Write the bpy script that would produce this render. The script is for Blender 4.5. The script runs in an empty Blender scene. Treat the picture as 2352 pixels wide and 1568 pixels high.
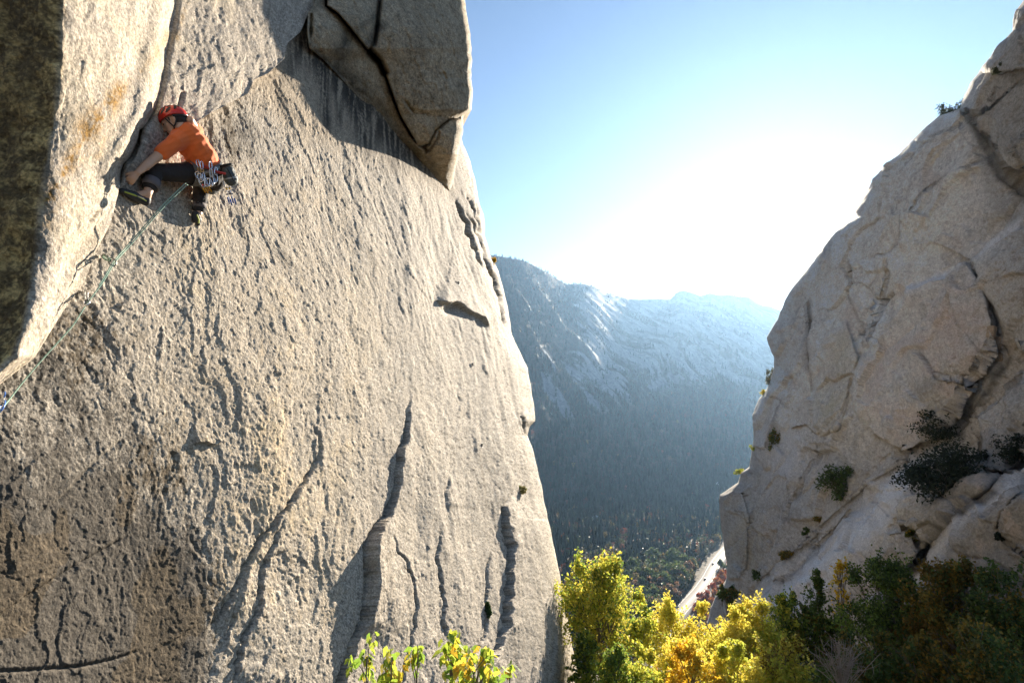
import bpy, bmesh, math, random
import numpy as np
from mathutils import Vector, Matrix, Quaternion
rad = math.radians
scene = bpy.context.scene
COL = scene.collection

# ------------------------------------------------------------------ camera
PITCH = rad(4.0)
W_, H_, F_ = 2352.0, 1568.0, 1306.0          # reading frame used for measuring the photograph
cam_d = bpy.data.cameras.new("camera")
cam_d.sensor_width = 36.0
cam_d.lens = 36.0 * F_ / W_
cam_d.clip_start = 0.05
cam_d.clip_end = 30000
cam = bpy.data.objects.new("camera", cam_d)
COL.objects.link(cam)
cam.location = (0, 0, 0)
cam.rotation_euler = (rad(90) + PITCH, 0, 0)
scene.camera = cam

# ------------------------------------------------------------------ light
SUN_AZ, SUN_EL = rad(25.06), rad(17.0)
SUN = np.array([math.sin(SUN_AZ) * math.cos(SUN_EL), math.cos(SUN_AZ) * math.cos(SUN_EL), math.sin(SUN_EL)])
world = bpy.data.worlds.new("World")
scene.world = world
world.use_nodes = True
wn = world.node_tree
bg = wn.nodes["Background"]
sky = wn.nodes.new("ShaderNodeTexSky")
sky.sky_type = 'NISHITA'
sky.sun_disc = False
sky.sun_elevation = SUN_EL
sky.sun_rotation = SUN_AZ
sky.altitude = 2600
sky.air_density = 1.0
sky.dust_density = 0.19
sky.ozone_density = 0.7
wn.links.new(sky.outputs[0], bg.inputs[0])
bg.inputs[1].default_value = 0.06
sun_d = bpy.data.lights.new("sun", 'SUN')
sun_d.energy = 5.0
sun_d.angle = rad(0.5)
sun_d.color = (1.0, 0.87, 0.70)
sun = bpy.data.objects.new("sun", sun_d)
sun.rotation_euler = Vector(-SUN).to_track_quat('-Z', 'Y').to_euler()
sun.location = (60, 120, 60)
COL.objects.link(sun)
scene.view_settings.view_transform = 'Standard'
scene.view_settings.look = 'None'
scene.view_settings.exposure = 1.74
scene.view_settings.gamma = 1.0
scene.view_settings.use_curve_mapping = False
cy = scene.cycles
cy.use_denoising = True
cy.max_bounces = 8
cy.diffuse_bounces = 5
cy.glossy_bounces = 2
cy.transmission_bounces = 4
cy.volume_bounces = 0
cy.transparent_max_bounces = 8
cy.sample_clamp_indirect = 6.0
cy.caustics_reflective = False
cy.caustics_refractive = False

# ------------------------------------------------------------------ helpers
FWD = np.array([0, math.cos(PITCH), math.sin(PITCH)])
UP = np.array([0, -math.sin(PITCH), math.cos(PITCH)])
RT = np.array([1.0, 0, 0])

def ray(px, py):
    """direction through a measured point of the photograph, unit depth along the view axis"""
    px = np.asarray(px, float); py = np.asarray(py, float)
    a = (px - W_ / 2) / F_; b = (H_ / 2 - py) / F_
    return a[..., None] * RT + b[..., None] * UP + FWD

def P(px, py, d):
    return ray(px, py) * np.asarray(d, float)[..., None]

def V3(px, py, d):
    return Vector(P(px, py, d))

_rng = np.random.RandomState(7)
_G = _rng.normal(size=(256, 3)); _G /= np.linalg.norm(_G, axis=1)[:, None]; _G = _G.astype(np.float32)
_PERM = _rng.permutation(256).astype(np.int64)
_RV = _rng.rand(256, 4).astype(np.float32)

def _h(ix, iy, iz):
    return _PERM[(_PERM[(_PERM[ix & 255] + iy) & 255] + iz) & 255]

def perlin(p, seed=0):
    p = np.asarray(p, np.float32)
    shp = p.shape[:-1]; p = p.reshape(-1, 3)
    fl = np.floor(p); i = fl.astype(np.int64) + seed * 37; f = (p - fl)
    u = f * f * f * (f * (f * 6 - 15) + 10)
    out = np.zeros(len(p), np.float32)
    for dx in (0, 1):
        wx = u[:, 0] if dx else 1 - u[:, 0]
        for dy in (0, 1):
            wy = u[:, 1] if dy else 1 - u[:, 1]
            for dz in (0, 1):
                wz = u[:, 2] if dz else 1 - u[:, 2]
                g = _G[_h(i[:, 0] + dx, i[:, 1] + dy, i[:, 2] + dz)]
                out += wx * wy * wz * (g[:, 0] * (f[:, 0] - dx) + g[:, 1] * (f[:, 1] - dy) + g[:, 2] * (f[:, 2] - dz))
    return (out * 1.5).reshape(shp)

def fbm(p, octv=4, gain=0.5, lac=2.03, seed=0, ridge=False):
    p = np.asarray(p, np.float32)
    out = 0; a = 1.0; s = 0
    for o in range(octv):
        n = perlin(p * (lac ** o) + 11.3 * o, seed + o)
        if ridge: n = 1 - 2 * np.abs(n)
        out = out + a * n; s += a; a *= gain
    return out / s

def worley(uv, seed=0):
    """2-D cellular noise: F1, F2-F1, per-cell random (4), offset from the cell point"""
    uv = np.asarray(uv, np.float32); shp = uv.shape[:-1]; q = uv.reshape(-1, 2)
    c = np.floor(q).astype(np.int64)
    f1 = np.full(len(q), 9., np.float32); f2 = f1.copy()
    best = np.zeros(len(q), np.int64); off = np.zeros((len(q), 2), np.float32)
    for dx in (-1, 0, 1):
        for dy in (-1, 0, 1):
            hh = _h(c[:, 0] + dx + seed * 17, c[:, 1] + dy, np.full(len(q), seed * 5 + 3))
            pt = np.stack([c[:, 0] + dx + _RV[hh, 0], c[:, 1] + dy + _RV[hh, 1]], 1)
            dv = q - pt; d = np.sqrt((dv ** 2).sum(1)).astype(np.float32)
            m = d < f1
            f2 = np.where(m, f1, np.minimum(f2, d)); f1 = np.where(m, d, f1)
            best = np.where(m, hh, best); off[m] = dv[m]
    return f1.reshape(shp), (f2 - f1).reshape(shp), _RV[(best * 7 + 13) & 255].reshape(shp + (4,)), off.reshape(shp + (2,))

def sstep(a, b, x):
    t = np.clip((x - a) / (b - a), 0, 1)
    return t * t * (3 - 2 * t)

def polyd(px, py, poly, pad=250):
    """signed distance to a polyline (positive on its image-right side when it runs downwards) and 0..1 along it"""
    poly = np.asarray(poly, float)
    sh = px.shape
    D = np.full(sh, 1e3); T = np.zeros(sh)
    m = (px > poly[:, 0].min() - pad) & (px < poly[:, 0].max() + pad) & (py > poly[:, 1].min() - pad) & (py < poly[:, 1].max() + pad)
    if not m.any(): return D, T
    x = px[m]; y = py[m]
    L = np.hypot(*(poly[1:] - poly[:-1]).T); cum = np.concatenate([[0], np.cumsum(L)])
    bd = np.full(x.shape, 1e9); bs = np.ones(x.shape); bt = np.zeros(x.shape)
    for k in range(len(poly) - 1):
        a = poly[k]; d = poly[k + 1] - a; l2 = max(d @ d, 1e-9)
        t = np.clip(((x - a[0]) * d[0] + (y - a[1]) * d[1]) / l2, 0, 1)
        dx = x - a[0] - t * d[0]; dy = y - a[1] - t * d[1]
        dd = np.hypot(dx, dy)
        s = np.sign((x - a[0]) * d[1] - (y - a[1]) * d[0])
        if k > 0:                       # nearest to a corner: judge the side by the mean direction there
            m0 = d / math.sqrt(l2) + (a - poly[k - 1]) / max(L[k - 1], 1e-9); s = np.where(t <= 0, np.sign((x - a[0]) * m0[1] - (y - a[1]) * m0[0]), s)
        if k < len(poly) - 2:
            e = poly[k + 1]; m1 = d / math.sqrt(l2) + (poly[k + 2] - e) / max(L[k + 1], 1e-9); s = np.where(t >= 1, np.sign((x - e[0]) * m1[1] - (y - e[1]) * m1[0]), s)
        s[s == 0] = 1
        c = dd < bd
        bd = np.where(c, dd, bd); bs = np.where(c, s, bs); bt = np.where(c, (cum[k] + t * L[k]) / cum[-1], bt)
    D[m] = bd * bs; T[m] = bt
    return D, T

def polyin(px, py, poly):
    """signed distance to a closed polygon, positive inside"""
    poly = [tuple(q) for q in poly]
    ins = np.zeros(px.shape, bool); n = len(poly)
    for k in range(n):
        x1, y1 = poly[k]; x2, y2 = poly[(k + 1) % n]
        if y1 == y2: continue
        c = ((y1 > py) != (y2 > py)) & (px < (x2 - x1) * (py - y1) / (y2 - y1) + x1)
        ins ^= c
    d, _ = polyd(px, py, poly + [poly[0]], pad=600)
    return np.where(ins, 1, -1) * np.abs(d)

def interp(y, pts):
    pts = sorted(pts, key=lambda q: q[1])
    return np.interp(y, [q[1] for q in pts], [q[0] for q in pts])

def normals_grid(V):
    du = np.gradient(V, axis=1); dv = np.gradient(V, axis=0)
    n = np.cross(du, dv); n /= np.linalg.norm(n, axis=2)[..., None] + 1e-12
    return n

def smooth_rows(A, k, axis=1):
    if k < 1: return A
    ker = np.hanning(2 * k + 3)[1:-1]; ker /= ker.sum()
    pad = [(0, 0)] * A.ndim; pad[axis] = (k, k)
    B = np.pad(A, pad, mode='edge')
    return np.apply_along_axis(lambda v: np.convolve(v, ker, 'valid'), axis, B)

def mesh_np(name, verts, faces, mat, col=None, smooth=True, parent=None, ob=True):
    verts = np.asarray(verts, np.float32).reshape(-1, 3); faces = np.asarray(faces, np.int32)
    me = bpy.data.meshes.new(name)
    k = faces.shape[1]
    me.vertices.add(len(verts)); me.vertices.foreach_set("co", verts.ravel())
    me.loops.add(faces.size); me.loops.foreach_set("vertex_index", faces.ravel())
    me.polygons.add(len(faces))
    me.polygons.foreach_set("loop_start", np.arange(len(faces), dtype=np.int32) * k)
    me.polygons.foreach_set("loop_total", np.full(len(faces), k, np.int32))
    me.polygons.foreach_set("use_smooth", np.full(len(faces), smooth, bool))
    if col is not None:
        ca = me.color_attributes.new("Col", 'FLOAT_COLOR', 'POINT')
        c4 = np.ones((len(verts), 4), np.float32); c4[:, :3] = np.asarray(col).reshape(-1, 3)
        ca.data.foreach_set("color", c4.ravel())
    me.update(calc_edges=True); me.validate()
    if mat: me.materials.append(mat)
    if not ob: return me
    o = bpy.data.objects.new(name, me); COL.objects.link(o)
    if parent: o.parent = parent
    return o

def grid_faces(R, C, flip=False):
    a = (np.arange(R - 1)[:, None] * C + np.arange(C - 1)[None]).ravel()
    f = np.stack([a, a + C, a + C + 1, a + 1], 1)
    return f[:, ::-1] if flip else f

def tag(o, label=None, cat=None, group=None, kind=None):
    if label: o["label"] = label
    if cat: o["category"] = cat
    if group: o["group"] = group
    if kind: o["kind"] = kind
    return o

def empty(name, loc=(0, 0, 0), label=None, cat=None, group=None):
    o = bpy.data.objects.new(name, None); o.location = loc; COL.objects.link(o)
    o.empty_display_size = 0.2
    return tag(o, label, cat, group)

# ------------------------------------------------------------------ materials
def mat_plain(name, col, rough=0.6, metal=0.0, spec=0.5, noise=0.0, nscale=60.0, bump=0.0, bscale=200.0, sheen=0.0):
    m = bpy.data.materials.new(name); m.use_nodes = True
    nt = m.node_tree; b = nt.nodes["Principled BSDF"]
    b.inputs["Roughness"].default_value = rough; b.inputs["Metallic"].default_value = metal
    b.inputs["Specular IOR Level"].default_value = spec
    if sheen: b.inputs["Sheen Weight"].default_value = sheen
    tc = nt.nodes.new("ShaderNodeTexCoord")
    n = nt.nodes.new("ShaderNodeTexNoise"); n.inputs["Scale"].default_value = nscale; n.inputs["Detail"].default_value = 4
    nt.links.new(tc.outputs["Object"], n.inputs["Vector"])
    r = nt.nodes.new("ShaderNodeMapRange"); r.inputs[3].default_value = 1 - noise; r.inputs[4].default_value = 1 + noise
    nt.links.new(n.outputs[0], r.inputs[0])
    mx = nt.nodes.new("ShaderNodeVectorMath"); mx.operation = 'SCALE'; mx.inputs[0].default_value = col[:3]
    nt.links.new(r.outputs[0], mx.inputs["Scale"]); nt.links.new(mx.outputs[0], b.inputs["Base Color"])
    if bump:
        n2 = nt.nodes.new("ShaderNodeTexNoise"); n2.inputs["Scale"].default_value = bscale; n2.inputs["Detail"].default_value = 3
        nt.links.new(tc.outputs["Object"], n2.inputs["Vector"])
        bp = nt.nodes.new("ShaderNodeBump"); bp.inputs["Strength"].default_value = bump; bp.inputs["Distance"].default_value = 0.01
        nt.links.new(n2.outputs[0], bp.inputs["Height"]); nt.links.new(bp.outputs[0], b.inputs["Normal"])
    return m

def mat_rock(name, grain=70.0, bscale=30.0, bdist=0.02, spk=0.35, rough=0.85):
    """granite: colour from the mesh's own colour map, with grain speckle and fine relief"""
    m = bpy.data.materials.new(name); m.use_nodes = True
    nt = m.node_tree; L = nt.links; b = nt.nodes["Principled BSDF"]
    b.inputs["Roughness"].default_value = rough; b.inputs["Specular IOR Level"].default_value = 0.25
    at = nt.nodes.new("ShaderNodeAttribute"); at.attribute_name = "Col"
    tc = nt.nodes.new("ShaderNodeTexCoord")
    n1 = nt.nodes.new("ShaderNodeTexNoise"); n1.inputs["Scale"].default_value = grain; n1.inputs["Detail"].default_value = 5; n1.inputs["Roughness"].default_value = 0.7
    n2 = nt.nodes.new("ShaderNodeTexVoronoi"); n2.inputs["Scale"].default_value = grain * 0.8
    L.new(tc.outputs["Object"], n1.inputs["Vector"]); L.new(tc.outputs["Object"], n2.inputs["Vector"])
    r1 = nt.nodes.new("ShaderNodeMapRange"); r1.inputs[1].default_value = 0.3; r1.inputs[2].default_value = 0.7
    r1.inputs[3].default_value = 1 - spk; r1.inputs[4].default_value = 1 + spk
    L.new(n1.outputs[0], r1.inputs[0])
    sp = nt.nodes.new("ShaderNodeSeparateColor"); L.new(n2.outputs["Color"], sp.inputs[0])
    r2 = nt.nodes.new("ShaderNodeMapRange"); r2.inputs[3].default_value = 1 - spk * 0.6; r2.inputs[4].default_value = 1 + spk * 0.6
    L.new(sp.outputs[0], r2.inputs[0])
    mm = nt.nodes.new("ShaderNodeMath"); mm.operation = 'MULTIPLY'; L.new(r1.outputs[0], mm.inputs[0]); L.new(r2.outputs[0], mm.inputs[1])
    sc = nt.nodes.new("ShaderNodeVectorMath"); sc.operation = 'SCALE'
    L.new(at.outputs["Color"], sc.inputs[0]); L.new(mm.outputs[0], sc.inputs["Scale"])
    L.new(sc.outputs[0], b.inputs["Base Color"])
    n3 = nt.nodes.new("ShaderNodeTexNoise"); n3.inputs["Scale"].default_value = bscale; n3.inputs["Detail"].default_value = 7; n3.inputs["Roughness"].default_value = 0.65
    L.new(tc.outputs["Object"], n3.inputs["Vector"])
    bp = nt.nodes.new("ShaderNodeBump"); bp.inputs["Strength"].default_value = 1.0; bp.inputs["Distance"].default_value = bdist
    L.new(n3.outputs[0], bp.inputs["Height"]); L.new(bp.outputs[0], b.inputs["Normal"])
    return m

def mat_leaf(name, trans=0.5, rough=0.55):
    """thin leaf: colour from the mesh, lets the sun through"""
    m = bpy.data.materials.new(name); m.use_nodes = True
    nt = m.node_tree; L = nt.links; b = nt.nodes["Principled BSDF"]; out = nt.nodes["Material Output"]
    at = nt.nodes.new("ShaderNodeAttribute"); at.attribute_name = "Col"
    tc = nt.nodes.new("ShaderNodeTexCoord")
    n = nt.nodes.new("ShaderNodeTexNoise"); n.inputs["Scale"].default_value = 9.0; L.new(tc.outputs["Object"], n.inputs["Vector"])
    r = nt.nodes.new("ShaderNodeMapRange"); r.inputs[3].default_value = 0.75; r.inputs[4].default_value = 1.25; L.new(n.outputs[0], r.inputs[0])
    sc = nt.nodes.new("ShaderNodeVectorMath"); sc.operation = 'SCALE'; L.new(at.outputs["Color"], sc.inputs[0]); L.new(r.outputs[0], sc.inputs["Scale"])
    L.new(sc.outputs[0], b.inputs["Base Color"]); b.inputs["Roughness"].default_value = rough
    b.inputs["Specular IOR Level"].default_value = 0.35
    t = nt.nodes.new("ShaderNodeBsdfTranslucent"); L.new(sc.outputs[0], t.inputs[0])
    mx = nt.nodes.new("ShaderNodeMixShader"); mx.inputs[0].default_value = trans
    L.new(b.outputs[0], mx.inputs[1]); L.new(t.outputs[0], mx.inputs[2]); L.new(mx.outputs[0], out.inputs[0])
    return m
# ------------------------------------------------------------------ near cliff: the big sunlit face
A_, T_, PD_ = rad(14.5), rad(10), 4.1
NW = np.array([math.cos(A_) * math.cos(T_), -math.sin(A_) * math.cos(T_), math.sin(T_)])
DW_ = np.array([math.sin(A_), math.cos(A_), 0.0])           # along the face
UW_ = np.cross(NW, DW_); UW_ = UW_ if UW_[2] > 0 else -UW_  # up the face

def depth_face(px, py):
    return np.minimum(-PD_ / np.minimum(ray(px, py) @ NW, -0.02), 40)

SIL = [(1040, -500), (1045, 0), (1048, 280), (1064, 333), (1080, 370), (1092, 420), (1101, 470), (1111, 492), (1113, 542), (1126, 585),
       (1144, 622), (1158, 672), (1168, 715), (1171, 737), (1176, 769), (1198, 816), (1212, 845), (1218, 884), (1227, 931), (1229, 967),
       (1217, 980), (1211, 1000), (1222, 1025), (1231, 1061), (1247, 1133), (1263, 1213), (1279, 1285), (1295, 1373), (1311, 1461),
       (1331, 1568), (1350, 1660), (1380, 1800)]
CORNER = [(-260, 1100), (-120, 985), (0, 885), (79, 820), (147, 713), (194, 649), (224, 570), (253, 515), (273, 436), (300, 415), (340, 385), (400, 332),
          (440, 288), (480, 262), (570, 215), (584, 183), (617, 168), (653, 135), (661, 99), (689, 75), (707, 36), (725, 0), (760, -120), (800, -500)]
ROOF_EDGE = [(760, -500), (735, -100), (725, 0), (708, 33), (706, 75), (711, 111), (743, 138), (782, 180), (821, 222), (866, 264), (908, 315), (947, 348), (1007, 414), (1036, 442)]
ROOF_RIGHT = [(1062, -500), (1066, -100), (1068, 0), (1073, 39), (1080, 78), (1084, 135), (1082, 180), (1086, 210), (1083, 252), (1064, 267),
              (1064, 300), (1058, 330), (1047, 380), (1037, 441)]

SURF = {}
def hit(name, x, y):
    """point of a built rock surface seen at a measured place"""
    px, py, V = SURF[name]
    d = V @ FWD
    qx = W_ / 2 + F_ * V[..., 0] / d; qy = H_ / 2 - F_ * (V @ UP) / d
    k = np.argmin((qx - x) ** 2 + (qy - y) ** 2 + d * .05)
    return V.reshape(-1, 3)[k].copy()

CRK = []
def spl(poly, n=8):
    p = np.asarray(poly, float); p = np.concatenate([[2 * p[0] - p[1]], p, [2 * p[-1] - p[-2]]])
    out = []
    for i in range(1, len(p) - 2):
        t = np.linspace(0, 1, n, endpoint=False)[:, None]
        out.append(.5 * (2 * p[i] + (p[i + 1] - p[i - 1]) * t + (2 * p[i - 1] - 5 * p[i] + 4 * p[i + 1] - p[i + 2]) * t ** 2 + (3 * p[i] - p[i - 1] - 3 * p[i + 1] + p[i + 2]) * t ** 3))
    return np.concatenate(out + [p[-2:-1]])

def crack_step(px, py, poly, amp, decay, groove=0.0, gw=4.0, endtaper=0.12, edge=2.5):
    d, t = polyd(px, py, spl(poly, 4), pad=max(decay * 3, 60))
    q = np.stack([px, py, px * 0], -1)
    jg = perlin(q / 21., 5); jg = np.round(jg * 3.2) / 3.2 * .75 + .25 * jg
    wob = perlin(q / 44., 3) * 3.5 + jg * 5.5 + perlin(q / 6., 6) * .9
    d = d + wob
    md = (1 + .5 * perlin(np.stack([t * 9, t * 0 + poly[0][0] * .1, t * 0], -1), 12))
    tap = sstep(0, endtaper * 2.2, t) * sstep(0, endtaper, 1 - t)
    brk = .35 + .65 * sstep(-.35, .1, perlin(np.stack([t * 14, t * 0 + poly[0][1] * .1, t * 0], -1), 15))
    CRK.append((d, t, tap, groove))
    dp = np.maximum(d, 0)
    h = np.where(d > 0, .36 * amp * sstep(0, edge, d) * np.exp(-dp / decay) * (.85 + .15 * md), 0)
    return (h - .7 * groove * np.exp(-(d / gw) ** 2)) * tap

def build_face():
    STEP = 2.15
    ys = np.concatenate([np.arange(-500, -20, 12), np.arange(-20, 1590, STEP), np.arange(1590, 1800, 12)])
    sil = interp(ys, SIL)
    sil = sil + 2.5 * perlin(np.stack([ys * 0.03, ys * 0, ys * 0], 1)) * (ys > 330)
    N = 620
    s = np.linspace(0, 1, N)
    x0 = np.where(ys < 885, np.interp(ys, [-500, 0, 250, 440, 700, 885], [560, 480, 330, 200, 90, -40]), -60)
    px = x0[:, None] + (sil - x0)[:, None] * s[None]
    px = np.concatenate([x0[:, None] + np.linspace(-520, 0, 60)[None, :-1] * np.where(ys < 885, .03, 1.0)[:, None], px], 1); N = px.shape[1]
    py = np.repeat(ys[:, None], N, 1)
    B = P(px, py, depth_face(px, py))
    u = B @ DW_; v = B @ UW_
    uv = np.stack([u, v], -1)
    # broad swells, flutes and chipped scoops
    wu = u + 0.35 * perlin(np.stack([u * .5, v * .4, u * 0 + 3], -1)); wv = v + 0.35 * perlin(np.stack([u * .5, v * .4, u * 0 + 9], -1))
    h = 0.10 * perlin(np.stack([u * .28, v * .16, u * 0 + .5], -1)) + 0.030 * perlin(np.stack([wu * .85 + .25 * wv, wv * .55, u * 0], -1), 2)
    sh = wu + .18 * wv * sstep(900, 300, py) - .08 * wv * sstep(700, 1200, py)
    h += 0.011 * fbm(np.stack([sh * 1.8, wv * 1.5, u * 0 + 7], -1), 4, .5, seed=4)
    def chips(su, sv, amp, sd):
        w1 = .25 * perlin(np.stack([u * su * .8, v * sv * .8, u * 0 + sd], -1), sd)
        f1, e, r, off = worley(np.stack([sh * su + w1, wv * sv + w1], -1), sd)
        tilt = (r[..., 0] - .5) * off[..., 0] * 1.5 + (r[..., 1] - .35) * off[..., 1] * 1.4 + (r[..., 2] - .5) * .5
        return amp * tilt * sstep(0, .25, e + .02)
    fine = np.clip(1.15 - np.abs(px - 620) / 2600, .5, 1.2)
    patch = sstep(-.3, .4, fbm(np.stack([u * .5, v * .4, u * 0 + 21], -1), 3, seed=33))
    rgh = 1 + .7 * sstep(650, 350, px) * sstep(300, 700, py)
    soft = .7 - .35 * sstep(620, 330, px) * sstep(650, 900, py)
    tz = 7.5 * fbm(np.stack([sh * .55 + 3, wv * .42, u * 0 + 40], -1), 6, .52, seed=201); fl = np.floor(tz); fr = tz - fl
    h += soft * .0105 * (fl + sstep(.90, 1.0, fr)) * (.4 + .9 * sstep(-.2, .4, perlin(np.stack([u * .3, v * .3, u * 0 + 50], -1)))) - .005 * fr
    tz = 9 * fbm(np.stack([sh * 1.5 + 3, wv * 1.2, u * 0 + 60], -1), 5, .55, seed=205); fl = np.floor(tz); fr = tz - fl
    h += soft * .0052 * (fl + sstep(.85, 1.0, fr)) - .003 * fr
    smooth = .45 + .75 * sstep(-.25, .35, fbm(np.stack([u * .42 + 9, v * .34, u * 0 + 31], -1), 3, seed=35))
    h += (chips(1.5, 1.0, .012 * (.3 + patch), 3) + chips(3.6, 2.6, .0075 * (.4 + .8 * patch), 5)) * (1 + .9 * sstep(500, 950, px))
    rid = fbm(np.stack([sh * 7.5, wv * 6.5, u * 0 + 2], -1), 5, .62, seed=9, ridge=True)
    h += (.0075 * rid * soft + chips(8.5, 6.5, .0034, 8) + chips(19, 15, .0046 * rgh, 11) + chips(42, 36, .0034 * rgh, 12)) * smooth * fine
    h += (.0055 * fbm(np.stack([sh * 17, wv * 13, u * 0 + 2], -1), 3, .65, seed=19) + .0026 * fbm(np.stack([u * 45, v * 36, u * 0 + 5], -1), 2, .6, seed=14)) * (.6 + .4 * smooth)
    # named features
    F = crack_step
    arch = [(688, 965), (706, 966), (724, 980), (734, 1005), (734, 1041), (716, 1081), (692, 1113), (656, 1165), (616, 1221), (588, 1261), (560, 1321), (528, 1393), (500, 1437)]
    h += F(px, py, arch, .08, 70, .06, 3)
    h += F(px, py, [(656, 1180), (616, 1275), (600, 1341), (592, 1401), (560, 1473), (540, 1590)], .09, 90, .06, 3)
    h += F(px, py, [(575, 1290), (545, 1400), (520, 1500)], .06, 60, .03, 4)
    h += F(px, py, [(952, 880), (939, 941), (931, 1001), (915, 1049), (907, 1113), (883, 1181), (855, 1217), (839, 1249), (835, 1289), (841, 1321), (835, 1361), (827, 1417), (811, 1453), (795, 1500), (775, 1560), (760, 1640)], .26, 120, .12, 2.2, .10)
    h += F(px, py, [(893, 1150), (866, 1205), (842, 1245), (836, 1290), (841, 1330), (835, 1370), (825, 1420), (808, 1460)], .30, 70, 0, 2.2, .16)
    h += F(px, py, [(880, 1205), (894, 1237), (898, 1262), (918, 1281), (934, 1329), (950, 1381), (946, 1441), (934, 1501), (915, 1590)], .06, 60, .05, 2.0)
    h += F(px, py, [(1032, 1080), (1024, 1120), (1020, 1165)], .07, 50, .03, 3)
    h += F(px, py, [(1007, 1197), (1000, 1261), (1001, 1301), (1010, 1341), (1018, 1405), (1020, 1470)], .055, 50, .05, 2.0)
    h += F(px, py, [(1175, 1115), (1150, 1181), (1154, 1221), (1164, 1253), (1162, 1321), (1158, 1393), (1150, 1460), (1120, 1530), (1090, 1600)], .42, 80, .12, 2.2, .08)
    h += F(px, py, [(1136, 1237), (1121, 1293), (1118, 1381), (1116, 1449), (1100, 1490), (1080, 1540)], .05, 40, .07, 2.0)
    h += F(px, py, [(1246, 1130), (1240, 1220), (1236, 1310), (1240, 1390)], -.10, 30, .03, 3)
    h += F(px, py, [(1275, 1420), (1266, 1480), (1262, 1560)], .12, 30, .03, 3)
    h += F(px, py, [(1080, 960), (1086, 1020), (1083, 1060)], .07, 30, 0, 3, .3)
    h += F(px, py, [(905, 650), (915, 700), (940, 735)], .05, 40, 0, 3, .3) + F(px, py, [(925, 570), (935, 620), (975, 690)], .06, 40, 0, 3, .3) + F(px, py, [(800, 570), (815, 630), (830, 665)], .05, 40, 0, 3, .3)
    h += F(px, py, [(1090, 800), (1110, 850), (1122, 880)], .07, 30, 0, 3, .3) + F(px, py, [(1180, 810), (1200, 860)], .06, 25, 0, 3, .3) + F(px, py, [(1050, 860), (1055, 920), (1050, 960)], .08, 36, 0, 3, .3)
    for q, a_ in (([(1054, 470), (1083, 513), (1104, 561), (1129, 625), (1147, 677), (1154, 724), (1169, 760)], .14),
                  ([(1040, 450), (1062, 500), (1085, 560), (1110, 620)], .10), ([(1066, 440), (1092, 500), (1103, 545)], .10),
                  ([(1110, 570), (1140, 650), (1156, 700)], .07), ([(1078, 380), (1090, 440), (1100, 500)], .08)):
        h += F(px, py, q, a_, 26, .16, 3.5)
    h += F(px, py, [(1196, 940), (1203, 975), (1206, 1000)], .12, 25, .09, 3)
    # the little roof with a hollow below it
    d, t = polyd(px, py, spl([(995, 690), (1022, 699), (1045, 699), (1068, 719), (1097, 733), (1122, 760)], 6)); d = d + 2.5 * perlin(np.stack([px / 12., py / 12., px * 0], -1))
    tap = sstep(0, .15, t) * sstep(0, .2, 1 - t)
    h += np.where(d > 0, .15 * sstep(0, 3, d) * np.exp(-np.maximum(d, 0) / 40), 0) * tap - .12 * np.exp(-((px - 1040) / 20) ** 2 - ((py - 712) / 12) ** 2)
    d, t = polyd(px, py, [(452, 1018), (474, 1014), (500, 1022), (518, 1008)])
    h += np.where(d > 0, .035 * np.exp(-np.maximum(d, 0) / 22), -.015 * np.exp(d / 10)) * sstep(0, .2, t) * sstep(0, .2, 1 - t)
    # low dark ledge crack at bottom left and a few faint joints
    for q, g in (([(-60, 1545), (0, 1540), (90, 1536), (190, 1528), (230, 1522), (290, 1508), (350, 1488)], .016),
                 ([(90, 1180), (150, 1140), (240, 1050), (300, 1000)], .010), ([(60, 1370), (180, 1300), (310, 1230)], .02)):
        d, t = polyd(px, py, q)
        h -= g * np.exp(-(d / 5) ** 2) * sstep(0, .1, 1 - t)
        h += np.where(d > 0, g * .5 * np.exp(-np.maximum(d, 0) / 70), 0) * sstep(0, .15, 1 - t)
    # broad hollow on the lower left, where the face turns from the sun
    h += -0.10 * np.exp(-((px - 330) / 230) ** 2 - ((py - 1330) / 300) ** 2)
    # the face stays well behind the overhanging block
    io = sstep(6, 60, polyin(px, py, ROOF_EDGE + ROOF_RIGHT[::-1])); h = h * (1 - io) - .45 * io
    # the skyline edge rounds off away from the lens
    e = (sil[:, None] - px)
    h *= sstep(0, 14, e) * .9 + .1
    V = B + NW * h[..., None]
    rr = np.clip(1 - e / np.interp(py, [330, 500, 900, 1568], [26, 30, 46, 60]), 0, 1)
    V = V + ray(px, py) * (1.6 * (1 - np.sqrt(np.maximum(1 - rr ** 2.2, 0))))[..., None]
    # mineral colour
    n1 = fbm(np.stack([u * .8, v * .5, u * 0 + 4], -1), 4, seed=21); n2 = fbm(np.stack([u * 6, v * 3.2, u * 0 + 1], -1), 4, .65, seed=25)
    n3 = fbm(np.stack([u * 22, v * 16, u * 0 + 1], -1), 3, .7, seed=31)
    n4 = fbm(np.stack([u * 55, v * 45, u * 0 + 1], -1), 2, .7, seed=33)
    base = np.array([.445, .40, .335]) * np.clip(1 + .2 * n1 + .5 * n2 + .95 * n3 + 1.05 * n4, .25, 1.6)[..., None]
    gp = sstep(.0, .5, fbm(np.stack([u * .35 + 5, v * .2, u * 0 + 8], -1), 4, .6, seed=37) + .2 * n2); base = base * (1 - .55 * gp[..., None]) + np.array([.36, .335, .30]) * (1 + .25 * n3 + .2 * n2)[..., None] * .55 * gp[..., None]
    bp_ = sstep(-.02, .38, n2 * .75 + n3 * .65 + n4 * .5 - .10 * sstep(600, 1100, px) + .10 * np.exp(-((px - 560) / 260) ** 2 - ((py - 420) / 260) ** 2)) * (.62 - .22 * sstep(700, 1150, px)); base = base * (1 - bp_[..., None]) + np.array([.205, .165, .118]) * (1 + .5 * n4)[..., None] * bp_[..., None]
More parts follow.
